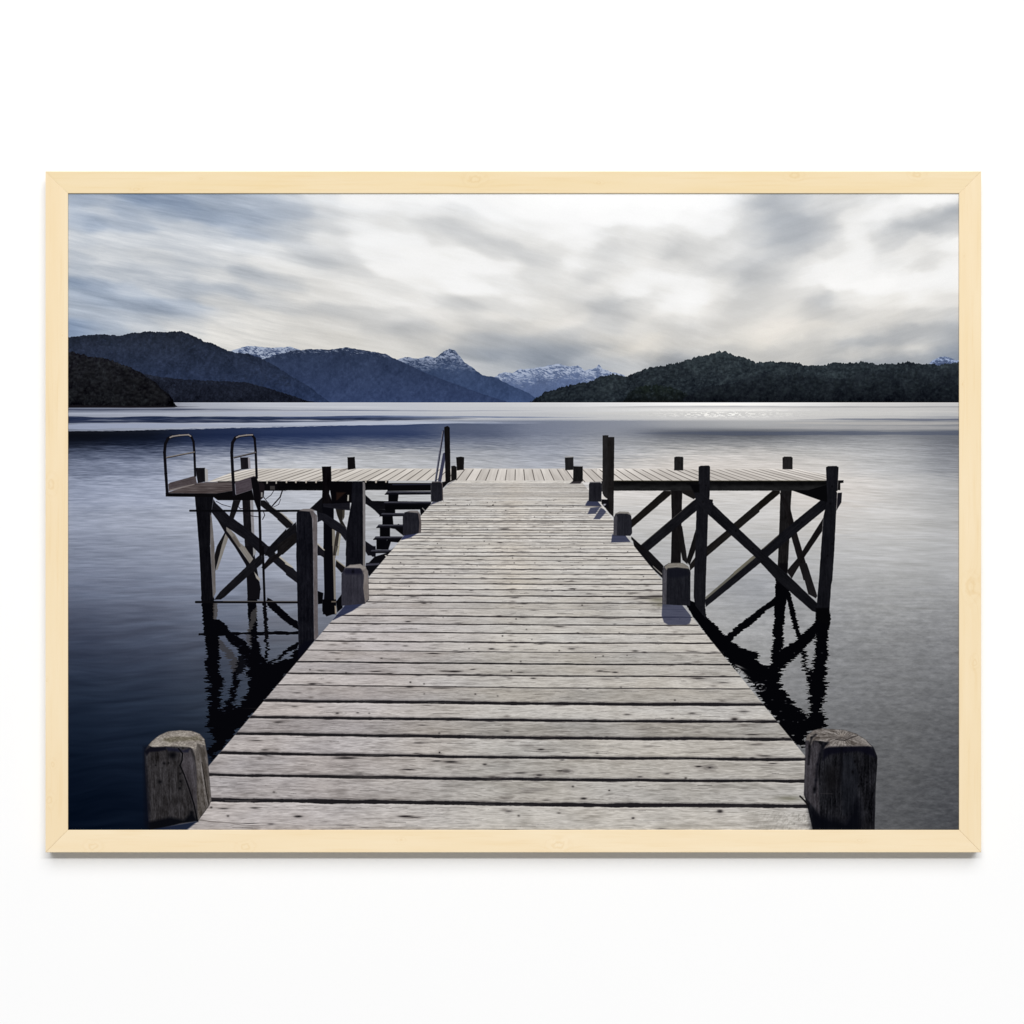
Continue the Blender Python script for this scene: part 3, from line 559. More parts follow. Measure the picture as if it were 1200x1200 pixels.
    poly(l1((105, 590), (340, 535), (340, 545), (105, 605)), (140, 132, 128), .8, .7)
    poly(l1((70, 622), (540, 628), (700, 600), (730, 640), (880, 590), (905, 690), (560, 690), (520, 660), (72, 655)), (9, 8, 10))
    poly(l1((720, 520), (900, 462), (915, 480), (880, 590), (730, 640)), wood((72, 62, 72), -18, 12, 1, 29))
    poly(l1((870, 480), (920, 465), (945, 540), (960, 690), (975, 1210), (950, 1210), (940, 800), (900, 690)), (10, 9, 12))
    poly(l4((690, 0), (712, 0), (735, 700), (748, 860), (722, 860), (710, 560)), (10, 9, 12))
    rail = (14, 13, 18); shine = (130, 124, 122)
    def arch(P, w):
        line(P, w, rail, .9)
    arch(l1((85, 620), (72, 440), (60, 240), (68, 160), (92, 112), (130, 92)), 3.3)
    arch(l1((130, 92), (200, 82), (280, 76), (310, 92), (332, 140), (340, 240), (348, 460)), 2.6)
    line(l1((112, 100), (135, 90), (200, 80), (285, 75), (305, 88)), 1.6, shine, .9)
    line(l1((82, 288), (210, 262), (338, 238)), 1.5, (120, 114, 110))
    line(l1((82, 294), (210, 268), (338, 244)), .7, (30, 28, 30))
    arch(l1((712, 640), (700, 440), (690, 240), (698, 150), (725, 105), (760, 90)), 3.4)
    arch(l1((760, 90), (880, 76), (905, 110), (915, 230), (925, 480)), 2.7)
    line(l1((735, 100), (760, 88), (830, 78), (885, 76)), 1.6, shine, .9)
    line(l1((712, 288), (800, 268), (915, 240)), 1.5, (96, 92, 92))
    line(l1((715, 294), (915, 247)), .8, (30, 28, 30))

    # stairs
    for (zx0, zy, zx1, zb) in ((285, 380, 800, 420), (255, 462, 800, 495), (225, 585, 800, 605), (195, 712, 480, 750), (160, 845, 480, 880), (125, 980, 480, 1020)):
        pass
    poly(l3((290, 360), (800, 360), (800, 450), (290, 455)), (7, 7, 10))
    poly(l3((340, 372), (800, 366), (800, 380), (350, 384)), (38, 40, 54), 1.2)
    for a, b in (((300, 490), (420, 580)), ((260, 600), (390, 720)), ((230, 740), (370, 850)), ((200, 880), (330, 990)), ((160, 1010), (310, 1140))):
        poly(l3((a[0], a[1]), (a[0] + 120, a[1]), (b[0] - 10, b[1]), (a[0], b[1])), (6, 6, 9))
    poly(l3((350, 760), (480, 760), (480, 860), (430, 840)), None or (200, 198, 192), .9, 0.0)
    poly(l3((420, 840), (480, 880), (480, 980), (440, 950), (380, 900), (320, 890)), (8, 8, 11), .9)
    poly(l3((310, 990), (470, 1000), (440, 1060), (330, 1050), (300, 1140), (220, 1140)), (7, 7, 10), .9)
    for (zx0, zy, zx1) in ((258, 478, 800), (228, 598, 800), (195, 733, 480), (158, 868, 480), (122, 1008, 480), (75, 1165, 340)):
        poly(l3((zx0, zy + 14), (zx0 + 30, zy - 20), (zx1, zy - 18), (zx1, zy + 16), (zx0, zy + 20)), (12, 12, 18))
        poly(l3((zx0 + 22, zy - 14), (zx0 + 32, zy - 22), (zx1, zy - 20), (zx1, zy - 4), (zx0 + 20, zy - 3)), wood((52, 54, 68), 0, 10, 1, 31), .8)
    poly(l3((260, 610), (800, 612), (800, 640), (700, 668), (270, 672)), (6, 6, 9))
    poly(l3((670, 660), (780, 610), (740, 690), (680, 745)), (10, 10, 14))
    line(l3((700, 655), (735, 690)), .8, (150, 148, 145))
    poly(l5((750, 160), (900, 140), (860, 200), (780, 280)), (12, 12, 16))
    poly(l5((750, 165), (880, 158), (870, 178), (745, 185)), (58, 58, 68), .8)
    poly(l5((925, 85), (945, 85), (940, 105)), (200, 196, 190))

    # big square posts on the left
    poly(l2((875, 350), (895, 342), (1000, 345), (1012, 360), (1010, 1210), (800, 1210), (810, 900), (865, 600)), wood((18, 19, 31), 90, 8, .8, 33))
    poly(l2((1000, 345), (1025, 352), (1030, 420), (1030, 1210), (1003, 1210)), wood((112, 110, 112), 90, 14, 1, 34))
    poly(l5((565, 0), (725, 0), (725, 200), (560, 200)), wood((18, 19, 31), 90, 8, .8, 33))
    poly(l5((722, 0), (745, 0), (742, 200), (722, 200)), (112, 108, 106))
    # near post
    poly([(347.5, 602), (348.5, 599), (353, 597.2), (363, 596.8), (365.8, 608), (366.8, 640), (367.5, 727), (368, 751), (350, 772), (349.2, 740), (347, 651)], wood((18, 19, 32), 90, 11, .7, 35))
    poly([(350, 598.5), (355, 596.4), (365, 596.2), (369, 599), (363, 599.5)], (112, 106, 106), 1.2)
    poly([(362.5, 598.5), (367, 599), (371.5, 604.5), (371.8, 651), (372.3, 727), (372.8, 746), (368, 751), (367.5, 715), (366.8, 640), (365.8, 608)], wood((94, 87, 90), 90, 18, 1, 36))
    poly([(356, 752), (368, 750), (360, 761), (349, 774), (349.5, 760)], (9, 9, 18), 3)

    # ---------- right side structures ----------
    R2, R3 = Z(740, 530, 8), Z(860, 530, 8)
    NR = (27, 28, 38)
    # back posts
    poly(R2((372, 355), (478, 355), (470, 700), (463, 1045), (370, 1045), (380, 700)), wood((24, 21, 24), 90, 7, 1, 40))
    poly(R3((440, 350), (545, 350), (535, 500), (522, 800), (505, 1130), (410, 1130), (425, 780)), wood((28, 26, 28), 90, 9, 1, 41))
    poly(r5((430, 0), (505, 0), (500, 190), (400, 190)), (10, 9, 12), 2)
    # back braces
    poly(R2((305, 360), (372, 362), (372, 395), (0, 712), (-10, 640)), wood((30, 26, 24), -42, 7, 1, 42))
    poly(R3((365, 358), (435, 358), (430, 388), (0, 745), (0, 668)), wood((26, 22, 18), -40, 7, 1, 43))
    poly(R2((1200, 470), (1200, 560), (1020, 710), (710, 975), (600, 1065), (550, 1112), (545, 1055), (600, 985), (710, 885), (1000, 645)), wood((32, 29, 28), -40, 8, 1, 44))
    poly(R2((372, 360), (400, 360), (412, 590), (440, 720), (475, 690), (525, 1010), (525, 1050), (480, 1010), (420, 720)), wood((28, 25, 27), 75, 7, 1, 45))
    poly(R2((605, 720), (612, 890), (545, 1060), (515, 1020)), wood((22, 20, 22), 110, 7, 1, 46))
    poly(R3((425, 365), (470, 420), (530, 520), (562, 650), (725, 1200), (655, 1200), (540, 790), (500, 600)), wood((27, 23, 25), 73, 8, 1, 47))
    poly(R3((840, 615), (830, 740), (660, 990), (545, 1180), (500, 1110), (610, 980)), wood((24, 21, 23), 125, 7, 1, 48))
    poly(r5((575, 0), (622, 0), (545, 145), (505, 90)), (22, 20, 22))
    poly(r5((622, 0), (685, 0), (785, 310), (770, 330), (700, 290)), wood((30, 27, 30), 73, 8, 1, 49))
    # front brace rising to the right
    poly(R3((815, 450), (890, 395), (890, 515), (852, 540), (590, 755), (340, 965), (240, 1045), (50, 1200), (-260, 1450), (-270, 1385), (0, 1130), (180, 975), (270, 905), (420, 775), (570, 650)), wood((22, 23, 32), -40, 8, 1, 50))
    poly(r4((1150, 90), (1170, 105), (700, 500), (692, 480)), (96, 94, 86), .9, .95)
    poly(R3((0, 1125), (180, 972), (195, 985), (0, 1150)), (104, 100, 88), .9)
    line(R3((420, 778), (275, 905)), .8, (84, 80, 74))
    # front short brace on the left bay
    poly(R2((575, 458), (640, 415), (660, 515), (615, 545), (155, 930), (75, 885)), wood((23, 24, 32), -38, 8, 1, 51))
    line(R2((575, 462), (80, 880)), .7, (62, 60, 58))
    # walkway-side bracing
    poly([(742, 634), (757, 648), (779, 668), (779, 680), (760, 662), (744, 645)], (15, 14, 17))
    poly([(800, 700), (826, 711), (829, 730), (850, 752), (868, 790), (846, 768), (812, 722)], BK, .9, 1, RP)
    poly([(800, 700), (826, 711), (828, 726), (842, 748), (850, 772), (812, 722)], BK)
    poly(R2((0, 790), (85, 865), (160, 920), (300, 1065), (295, 1165), (200, 1060), (70, 890), (0, 815)), wood((22, 20, 24), 45, 6, 1, 52))
    # deck
    deck([(700, 549), (932, 549), (969, 556.6), (972, 563.6), (690, 563.6)], 123, (196, 190, 184))
    poly([(718, 563.2), (972, 563.2), (972, 575), (718, 575)], lambda x, y: np.array((11, 11, 12), np.float32) + (np.clip((y - 567) / 4, 0, 1) * 17 + fbm(x / 6, y / 3, 140, 3) * 9)[..., None])
    line([(720, 563.4), (966, 563.4)], .8, (96, 92, 74), .9, .7)
    poly(R3((540, 355), (700, 355), (890, 300), (890, 470), (810, 450)), (7, 7, 9))
    poly(R2((470, 355), (640, 355), (640, 400), (585, 440), (480, 385)), (24, 22, 22))
    # far stubs
    for P in (R2((402, 48), (420, 40), (480, 42), (488, 50), (486, 170), (402, 168)), R3((458, 52), (475, 40), (540, 40), (553, 52), (552, 160), (458, 158))):
        poly(P, wood((38, 36, 38), 90, 9))
    # main front brace descending
    poly([(812, 576), (826, 580), (835, 590), (890, 642.5), (929, 679), (960, 709), (972, 712), (970, 722), (952, 716), (910, 679.5), (885, 652.5), (827, 600)], wood((21, 22, 30), 44, 8, 1, 53))
    # front posts
    poly(R2((632, 135), (650, 126), (725, 125), (738, 135), (735, 400), (720, 560), (706, 1000), (698, 1200)) + r4((695, 480), (690, 580), (696, 680), (600, 560), (585, 480), (590, 200)) + R2((598, 1000), (610, 560), (628, 400)), wood((24, 25, 34), 90, 9, .8, 54))
    poly(R2((720, 438), (765, 445), (762, 480), (730, 478)), (14, 13, 16))
    poly(R2((590, 380), (650, 372), (770, 480), (740, 600), (690, 545), (610, 470)), wood((24, 25, 34), 44, 7, 1, 55), 1.0)
    poly(R2((545, 300), (640, 300), (640, 375), (590, 380)), (7, 7, 9), 2)
    poly(R3((866, 140), (885, 130), (965, 128), (984, 140), (975, 330), (962, 545), (945, 900), (925, 1200)) + r5((915, 200), (895, 490), (772, 490), (785, 320)) + R3((800, 1200), (820, 900), (842, 600), (878, 450)), wood((21, 22, 31), 90, 8, .8, 56))
    poly(R3((975, 380), (1016, 378), (1010, 470), (965, 545)), (24, 23, 29))
    poly(R3((980, 264), (1030, 262), (1030, 286), (1000, 290), (1000, 355), (975, 355)), (14, 13, 15))
    poly(R3((962, 365), (990, 362), (975, 385)), (205, 200, 195), .8)
    for bx, by in ((924, 320), (905, 480), (925, 860), (880, 970)):
        blob(*R3((bx, by))[0], 1.0, 1.2, (6, 6, 8), .9)
    for bx, by in ((700, 310), (672, 465), (980, 740), (1140, 905)):
        blob(*R2((bx, by))[0], .9, 1.0, (8, 8, 10), .9)
    for bx, by in ((640, 655), (375, 850), (180, 905), (20, 735), (265, 1030)):
        blob(*R3((bx, by))[0], .9, 1.0, (8, 8, 10), .9)
    poly(r5((770, 420), (890, 420), (905, 490), (900, 580), (770, 540)), (5, 5, 7), 2)

    # ---------------- walkway ----------------
    deck([(505, 549), (730, 549), (712, 565), (520, 565)], 125, (200, 194, 188))
    ly = lambda yy: 525 - .8486 * (yy - 567)
    ry = lambda yy: 682 + .8154 * (yy - 565)
    gaps = [(972, 2.0, .0), (943.3, 4.6, 1), (914, 3.4, 1), (888.4, 3.2, 1), (865, 3.3, 1), (844.6, 2.9, 1), (825, 3.4, 1),
            (806.3, 1.2, .9), (792.3, 1.6, 1), (778.3, 1.7, 1), (764.6, .9, .9), (753.4, 1.5, 1), (742.6, 1.3, 1), (732.4, 1.2, 1), (723, 1.5, 1), (714, .6, .45),
            (706.8, 1.1, 1), (698.8, 1.4, 1), (691.6, 1.0, .9), (684.8, 1.1, .95), (678.6, 1.0, .85), (673, .8, .8), (667.4, 1.0, .9), (662, .7, .75)]
    d = 1 / (656.8 - HOR)
    while HOR + 1 / d > 566:
        yy = HOR + 1 / d
        bold = rng.rand()
        gaps.append((yy, .75 if bold > .7 else .5, (.5 + .45 * bold) * min(1, max(.45, (yy - 560) / 60))))
        d += .0001425
    for fy in (652, 610.5, 593):
        j = min(range(len(gaps)), key=lambda i: abs(gaps[i][0] - fy)); gaps[j] = (fy, 1.0, 1)
    gy = np.array(sorted(g[0] for g in gaps), np.float32)
    # slight tilt of the boards: lower to the right, flattening past the middle
    tilt = lambda x, y: (np.where(x < 640, (x - 640) * .0135, (x - 640) * .0055)) * np.clip((y - 560) / 300, 0, 1.1)
    P = [(ly(565.0), 565), (525, 563), (682, 563), (ry(565.0), 565), (ry(985), 985), (ly(985), 985)]
    s = sl(80, 562, 1125, 976)
    x, y = X[s], Y[s]
    m = np.clip(.5 - sdist(P, x, y + 0) / .9, 0, 1)
    yt = y - tilt(x, y)
    idx = np.searchsorted(gy, yt)
    kk = np.maximum(yt - HOR, 60.0)
    u = (x - VPX) / kk; v = 1.0 / kk / .0001425
    pr = lambda sd: noise(idx * 5.37 + 1.3, idx * 2.11, sd)
    far = np.clip((800 - y) / 220, 0, 1)
    tone1 = 171 + 24 * far + pr(201) * 32
    # soft unevenness, grain and fibre
    g1 = fbm(u * 9 + idx * 13.1, v * 1.6 + idx * 3.7, 205, 4, .55)
    g2 = fbm(u * 26 + idx * 7.7, v * 13 + idx * 1.7, 211, 3, .6)
    g3 = fbm(u * 60 + idx * 3.1, v * 34, 217, 2)
    mott = fbm(u * 70, v * 18, 219, 3, .7)
    near = np.clip((y - 620) / 240, .25, 1)
    val = tone1 + g1 * 26 + g2 * (24 + 16 * near) + g3 * 18 * near + mott * 10
    # dark fibres
    fib = np.clip(g2 * 2.6 - .6 + g1 * .9, 0, 1)
    val = val - fib * 46 * near
    # long thin cracks
    ck = np.abs(noise(u * 1.1 + idx * 5.5, v * 5 + idx * 9.1 + .3 * g1, 223))
    val = val - np.clip(1 - ck / .012, 0, 1) * np.clip(pr(227) * 3, 0, 1) * 60 * near
    cool = np.clip(-(u + .05) * 2.2, 0, 1) * np.clip((y - 640) / 100, 0, 1)
    mid_ = 176 + 14 * far
    val = mid_ + 3 + (val - mid_) * (.92 + .2 * near)
    c = val[..., None] + np.array((4.0, -.5, -6.5), np.float32)
    c = c + cool[..., None] * np.array((-5, -7, -2.5), np.float32)
    hue = fbm(u * 4 + idx * 3, v * .7, 229, 3)
    c = c + hue[..., None] * np.array((3, 0.5, -3.5), np.float32)
    c = c + (np.clip(1 - np.abs(u - .05) * 1.2, 0, 1) * far * 7)[..., None]
    c = c + (np.exp(-((u + .03 + .05 * g1) / .13) ** 2) * np.clip((735 - y) / 60, 0, 1))[..., None] * np.array((1.5, -.5, -3), np.float32)
    img_s = img[s] * (1 - m[..., None]) + c * m[..., None]
    img[s] = img_s
    inside = np.zeros((H, W), np.float32); inside[s] = m
    # gaps with wavering edges
    for gi, (g0, th, al) in enumerate(sorted(gaps)):
        if al <= 0: continue
        s = sl(ly(g0) - 14, g0 - 14, ry(g0) + 14, g0 + 14)
        if s is None: continue
        x, y = X[s], Y[s]
        w = fbm(x / 46 + gi * 7.7, y * 0 + gi, 233, 4, .6)
        w2 = fbm(x / 30 + gi * 3.3, y * 0 + gi * 2, 237, 4, .65)
        mid = g0 + tilt(x, np.full_like(y, g0)) + w * .5 * min(th, 2)
        w3 = fbm(x / 7 + gi * 9.1, y * 0 + gi, 241, 3, .7)
        half = th * .5 * (1 + .42 * w2 + .28 * w3)
        e = np.clip(.5 - (np.abs(y - mid) - half) / .9, 0, 1) * al
        e = e * inside[s]
        col = np.array((30, 28, 31), np.float32) if th > 1.6 else np.array((44, 40, 42), np.float32)
        lay(s, e, col)
        # worn upper lip of the next board and shaded lower lip
        hl = np.exp(-((y - mid - half - 1.1) / .8) ** 2) * inside[s] * .22 * min(1, th / 2)
        lay(s, hl, (214, 208, 202))
        if th > 2:
            lo = np.exp(-((y - mid + half + .7) / .7) ** 2) * inside[s] * .35
            lay(s, lo, (70, 66, 68))
    # knots, splits and nail marks: (x, y, rx, ry, darkness)
    KN = [(349, 957, 6, 1.6, .95), (475, 957, 10, 1.5, .95), (486, 958, 8, .8, .8), (596, 951, 5, 1.4, .5), (742, 959, 2.2, 1.4, .8), (844, 951, 4, 2.2, .95), (655, 953, 3, 1, .5),
          (298, 947, 6, 1.4, .6), (262, 948, 7, 1, .7), (460, 937.5, 6, 1, .5), (684, 936, 4.5, 1.6, .85), (714, 926.5, 1.5, 1, .8), (640, 938, 6, 1, .5),
          (426, 912, 16, 1.6, .55), (478, 902, 9, 1.1, .85), (528, 893, 10, 1.4, .9), (512, 892, 6, 1, .8), (568, 896, 3, 1.2, .7), (610, 906, 9, 1.2, .6), (632, 908.5, 5, 1.6, .75), (578, 911, 8, 1.4, .6), (420, 907, 9, 3, .3),
          (664, 904, 7, 2.4, .55), (656, 903.5, 5, .8, .9), (819, 898.5, 5, 1.1, .95), (832, 899.5, 9, 3.6, .4), (832, 899.8, 2.2, 1, .9), (782, 907, 4, 1, .6), (750, 910.5, 4, 1.2, .6), (906, 895, 6, 1, .6),
          (515, 882, 1.3, 1.2, .9), (490, 871, 8, 1, .55), (488, 883, 5, .8, .6), (634, 878.5, 5, 1.3, .8), (700, 883, 2, .8, .6), (896, 886, 9, 1, .75), (884, 873, 7, .9, .5), (405, 888.5, 16, 1.6, .9),
          (395, 836, 2.6, 1.4, .75), (419, 835.5, 2, .8, .75), (495, 850, 7, .7, .6), (573, 863.5, 4, 1, .8), (472, 862, 4, .8, .6), (594, 857, 4, .8, .5), (882, 861, 10, 1.1, .7), (918, 865, 2.5, 1, .9), (861, 843, 4.5, 1.8, .95), (735, 837.5, 5, 1.4, .5), (811, 836, 5, 1.2, .6), (872, 834, 8, 1.4, .55), (788, 842, 2.5, .8, .7),
          (300, 868, 8, .9, .6), (325, 846.5, 5, .9, .7), (345, 828, 5, .9, .55), (329, 846, 8, 2.2, .25), (310, 879, 5, 1, .6), (348, 812, 6, .9, .5), (366, 802, 5, 1, .6),
          (532, 787, 11, 1.3, .95), (520, 786.5, 6, .7, .9), (554, 784.5, 4, .7, .8), (480, 805, 6, 1.6, .75), (440, 787, 8, .8, .8), (456, 789.5, 5, .9, .9), (508, 766, 9, .9, .85), (576, 760.5, 4, 1.1, .95), (518, 806.5, 14, .8, .8), (557, 813.5, 1.5, .9, .8), (447, 771.5, 2, .8, .85), (475, 757, 4, 1, .5), (602, 758, 6, .7, .6), (610, 788, 6, .9, .6), (625, 795, 4, .9, .8), (376, 786, 7, 1, .5), (366, 801, 6, .8, .7), (390, 765, 6, 1, .45),
          (670, 760.5, 5, .9, .8), (744.5, 763, 4, .9, .9), (703, 786.5, 5, .9, .95), (711, 787.5, 5, .5, .9), (721, 788, 4, .9, .95), (812, 763.5, 8, .7, .6), (819, 795, 10, 1, .8), (848, 800, 7, .9, .5), (837, 764, 6, .6, .5), (698, 770.5, 1, .6, .9), (735, 768, 1, .8, .6),
          (478, 728.5, 4, .9, .8), (585, 722, 4, .9, .95), (544, 732, 5, .7, .6), (497, 707, 3, .7, .9), (520, 716, 5, .6, .6), (655, 734.5, 7, .8, .85), (715, 725, 14, .5, .8), (580, 684, 4, .8, .6), (484, 699.5, 5, .7, .8), (586, 636, 4, .7, .7), (591, 620, 7, .9, .6), (603, 700.5, 6, .8, .8), (770, 699, 14, 2.2, .45), (742, 695, 8, .8, .8), (755, 701, 12, 1.1, .9), (671, 690, 5, .8, .9), (760, 691, 6, .6, .6), (668, 681.5, 8, .6, .6), (690, 696, 4, .6, .7)]
    for kx, ky, rx, ry_, dk in KN:
        blob(kx, ky, rx * 1.6, ry_ * 1.9, (112, 104, 100), dk * .35)
        blob(kx, ky, rx * .8, ry_ * .8, (26, 23, 25), dk, 0.0, 1.3)
    for i in range(420):
        ky = HOR + 1 / rng.uniform(1 / (970 - HOR), 1 / (585 - HOR)); k2 = (ky - HOR) / 400
        kx = rng.uniform(ly(ky) + 8, ry(ky) - 8)
        q = rng.rand()
        if q < .45: blob(kx, ky, rng.uniform(4, 11) * k2, rng.uniform(.7, 1.2) * k2 + .15, (84, 78, 76), rng.uniform(.25, .6))
        elif q < .75: blob(kx, ky, rng.uniform(8, 26) * k2, .45 * k2 + .2, (88, 82, 80), rng.uniform(.2, .5))
        else: blob(kx, ky, 1.2 * k2 + .2, .9 * k2 + .2, (40, 36, 36), rng.uniform(.4, .9))
    # fine drying cracks along the grain
    for i in range(1100):
        ky = HOR + 1 / rng.uniform(1 / (972 - HOR), 1 / (600 - HOR)); k2 = (ky - HOR) / 400
        kx = rng.uniform(ly(ky) + 12, ry(ky) - 30)
        L = rng.uniform(5, 34) * k2; g = rng.uniform(70, 125)
        sl_ = rng.uniform(-.02, .03)
        line([(kx, ky), (kx + L * .5, ky + sl_ * L * .5 + rng.uniform(-.25, .25) * k2), (kx + L, ky + sl_ * L)], (.25 + .5 * rng.rand()) * k2 + .1, (g, g - 4, g - 5), .8, rng.uniform(.2, .6))
    # paler worn fibres
    for i in range(800):
        ky = HOR + 1 / rng.uniform(1 / (972 - HOR), 1 / (600 - HOR)); k2 = (ky - HOR) / 400
        kx = rng.uniform(ly(ky) + 12, ry(ky) - 30)
        L = rng.uniform(4, 22) * k2
        line([(kx, ky), (kx + L, ky + rng.uniform(-.3, .3) * k2)], (.3 + .7 * rng.rand()) * k2 + .1, (218, 213, 207), .9, rng.uniform(.08, .3))
    # splintered edges along the joints
    for i in range(360):
        g0 = gy[rng.randint(len(gy))]
        if g0 < 640: continue
        k2 = (g0 - HOR) / 400; kx = rng.uniform(ly(g0) + 6, ry(g0) - 6)
        yy = g0 + float(tilt(np.float32(kx), np.float32(g0))) + rng.choice((-1, 1)) * rng.uniform(.8, 2.4) * k2
        blob(kx, yy, rng.uniform(2, 9) * k2, rng.uniform(.35, .8) * k2, (38, 35, 37), rng.uniform(.4, .9), rng.uniform(-.04, .04))
    # two rows of nail heads per board along the hidden joists
    for i in range(len(gy) - 1):
        yc = (gy[i] + gy[i + 1]) / 2; kq = yc - HOR; h = gy[i + 1] - gy[i]
        for uu in (-.70, -.03, .70):
            for f in (-.27, .27):
                if rng.rand() < .5 or h < 6: continue
                xx = VPX + uu * kq + rng.uniform(-2, 2)
                yy = yc + f * h + float(tilt(np.float32(xx), np.float32(yc)))
                blob(xx, yy, .012 * kq * rng.uniform(.6, 1.3) + .3, .0032 * kq + .15, (84, 77, 74), rng.uniform(.25, .6))
    # growth rings round the big knots
    def rings(cx, cy, rx, ry_, alpha=.5):
        s = sl(cx - rx * 1.6, cy - ry_ * 1.8, cx + rx * 1.6, cy + ry_ * 1.8)
        x, y = X[s], Y[s]
        r = np.hypot((x - cx) / rx, (y - cy) / ry_) + fbm(x / 6, y / 2, 251, 2) * .25
        w = np.clip(1.4 - r, 0, 1)
        lay(s, np.clip(np.sin(r * 11 + fbm(x / 9, y / 1.5, 257, 2) * 2) * .5 + .1, 0, 1) * w * alpha * .7, (104, 98, 96))
        lay(s, np.clip(-np.sin(r * 11) * .5, 0, 1) * w * alpha * .4, (205, 200, 196))
    for a in ((720, 935, 22, 6.5, .55), (612, 936, 18, 5, .45), (586, 911, 16, 5, .6), (434, 908, 18, 5.5, .6), (664, 904.5, 12, 4.2, .5), (832, 899.5, 11, 4.6, .55), (482, 903, 16, 5, .5), (632, 909, 10, 3.6, .6), (398, 836, 11, 3.6, .5), (845, 834, 22, 4, .4), (490, 785, 14, 4, .35), (515, 950, 16, 6, .35), (870, 947, 26, 6, .3)):
        rings(*a)
    # grime on the last board by the right bollard
    s = sl(860, 949, 962, 975)
    x, y = X[s], Y[s]
    h = np.clip(fbm((x + y * .5) / 2.2, y / 3.0, 253, 3, .7) + .8 * fbm(x / 14, y / 2.2, 255, 3), -.3, 1) * 1.5 + .3
    lay(s, np.clip(h, 0, 1) * np.clip((x - 866) / 70, 0, 1) * np.clip((y - 950) / 3, 0, 1) * inside[s] * .30, (70, 67, 60))
    for (mx, my, rx, ry_) in ((772, 703, 12, 3), (778, 709, 10, 2.5), (925, 936, 14, 3)):
        blob(mx, my, rx, ry_, (84, 82, 62), .5)

    # ---------------- shadows lying on the boards ----------------
    SH = (50, 54, 76)
    def shade(P, a=.7, soft=1.3, col=SH):
        a = min(.94, a * 1.15)
        poly(P, col, soft, a, clip=inside)
    shade(r4((290, 545), (550, 545), (560, 690), (545, 728), (510, 738), (345, 738), (305, 715), (284, 650)), .72)
    shade(l5((510, 540), (740, 530), (620, 610), (440, 695), (410, 690)), .8, 1.3, (34, 40, 66))
    rz = Z(645, 500, 10)
    shade(rz((440, 865), (600, 870), (600, 930), (410, 915)), .8)
    shade(rz((470, 950), (590, 935), (530, 1020), (435, 1025)), .75)
    shade(rz((590, 950), (650, 975), (655, 1000), (580, 1085), (505, 1085)), .75)
    shade(rz((270, 630), (380, 635), (350, 668), (225, 668)), .85, 1.2, (40, 36, 40))
    shade(rz((170, 495), (270, 500), (200, 520), (130, 528)), .7, 1.2, (80, 74, 76))
    shade(Z(640, 470, 4)((310, 625), (395, 630), (395, 660), (305, 663)), .8, 1.2)
    shade(Z(640, 470, 4)((195, 470), (260, 470), (255, 490), (185, 490)), .8, 1.2)
    shade(l3((800, 580), (930, 565), (840, 600), (780, 625)), .7)
    shade(l3((470, 960), (650, 945), (560, 1000), (450, 1030)), .8, 1.2, (40, 46, 78))
    shade(l3((930, 410), (1080, 330), (960, 400), (935, 430)), .7)
    poly(Z(740, 530, 8)((200, 1060), (290, 1140), (285, 1150), (205, 1075)), (150, 146, 140), .8, .8)

    # ---------------- posts and bollards on the walkway ----------------
    # hand rail and posts at the far corner, left
    line(l3((905, -10), (855, 330)), 1.9, (34, 38, 60)); line(l3((960, 20), (905, 335)), 3.2, (52, 56, 80))
    zz = Z(340, 470, 4)
    line(zz((718, 140), (682, 375)), 1.9, (40, 42, 58)); line(zz((722, 250), (700, 372)), 3.4, (54, 56, 76))
    line(zz((714, 142), (680, 370)), .8, (120, 120, 130))
    poly(zz((722, 122), (738, 116), (748, 124), (752, 378), (728, 378)), wood((22, 19, 21), 90, 6))
    poly(zz((755, 305), (770, 302), (780, 308), (780, 368), (755, 376)), wood((26, 24, 26), 90, 7))
    poly(zz((778, 264), (800, 260), (815, 264), (814, 322), (782, 325)), wood((26, 23, 25), 90, 7))
    poly(l3((930, 350), (1080, 320), (1000, 360), (940, 420)), (12, 11, 14))
    def bollard(P, base, seed, top=None, side=None, topc=(120, 114, 106), sidec=(120, 114, 108), sc=1.0):
        poly(P, wood(base, 90, 10, sc, seed))
        if side: poly(side, wood(sidec, 90, 18, sc, seed + 2), 1.2)
        if top: poly(top, wood(topc, 0, 14, sc * 1.6, seed + 3), 1.4)
    bollard(l3((800, 365), (820, 345), (915, 345), (935, 370), (940, 560), (880, 580), (800, 580)), (34, 35, 48), 260)
    line(l3((815, 348), (910, 345), (932, 365)), 1.0, (96, 92, 94)); line(l3((932, 365), (938, 560)), .8, (80, 72, 72))
    bollard(l3((470, 740), (490, 705), (540, 690), (640, 690), (672, 730), (685, 830), (680, 940), (580, 965), (470, 975)), (36, 37, 50), 264,
            top=l3((520, 700), (560, 684), (640, 684), (672, 720), (650, 712)), topc=(120, 114, 112))
    poly(l3((645, 700), (672, 730), (686, 840), (680, 940), (655, 945), (665, 820)), wood((92, 82, 82), 90, 12), 1.0)
    # second pair
    bollard(l5((520, 260), (560, 195), (640, 175), (720, 180), (770, 230), (778, 500), (740, 540), (520, 560)), (44, 44, 58), 268,
            side=l5((700, 200), (740, 190), (768, 235), (778, 490), (742, 535), (725, 400), (730, 270)),
            top=l5((555, 205), (600, 176), (700, 168), (750, 200), (735, 225), (690, 208), (600, 205)), topc=(138, 132, 126), sidec=(118, 110, 106))
    poly(l5((560, 212), (690, 212), (720, 240), (700, 262), (560, 265), (540, 240)), (20, 20, 34), 3.5, .8)
    blob(*l5((628, 238))[0], 1.6, 2.4, (8, 8, 14), .9)
    # right side small ones
    bollard(Z(640, 470, 4)((88, 265), (128, 262), (128, 322), (90, 324)), (36, 36, 40), 272)
    line(Z(640, 470, 4)((90, 261), (126, 261)), 1, (150, 148, 148))
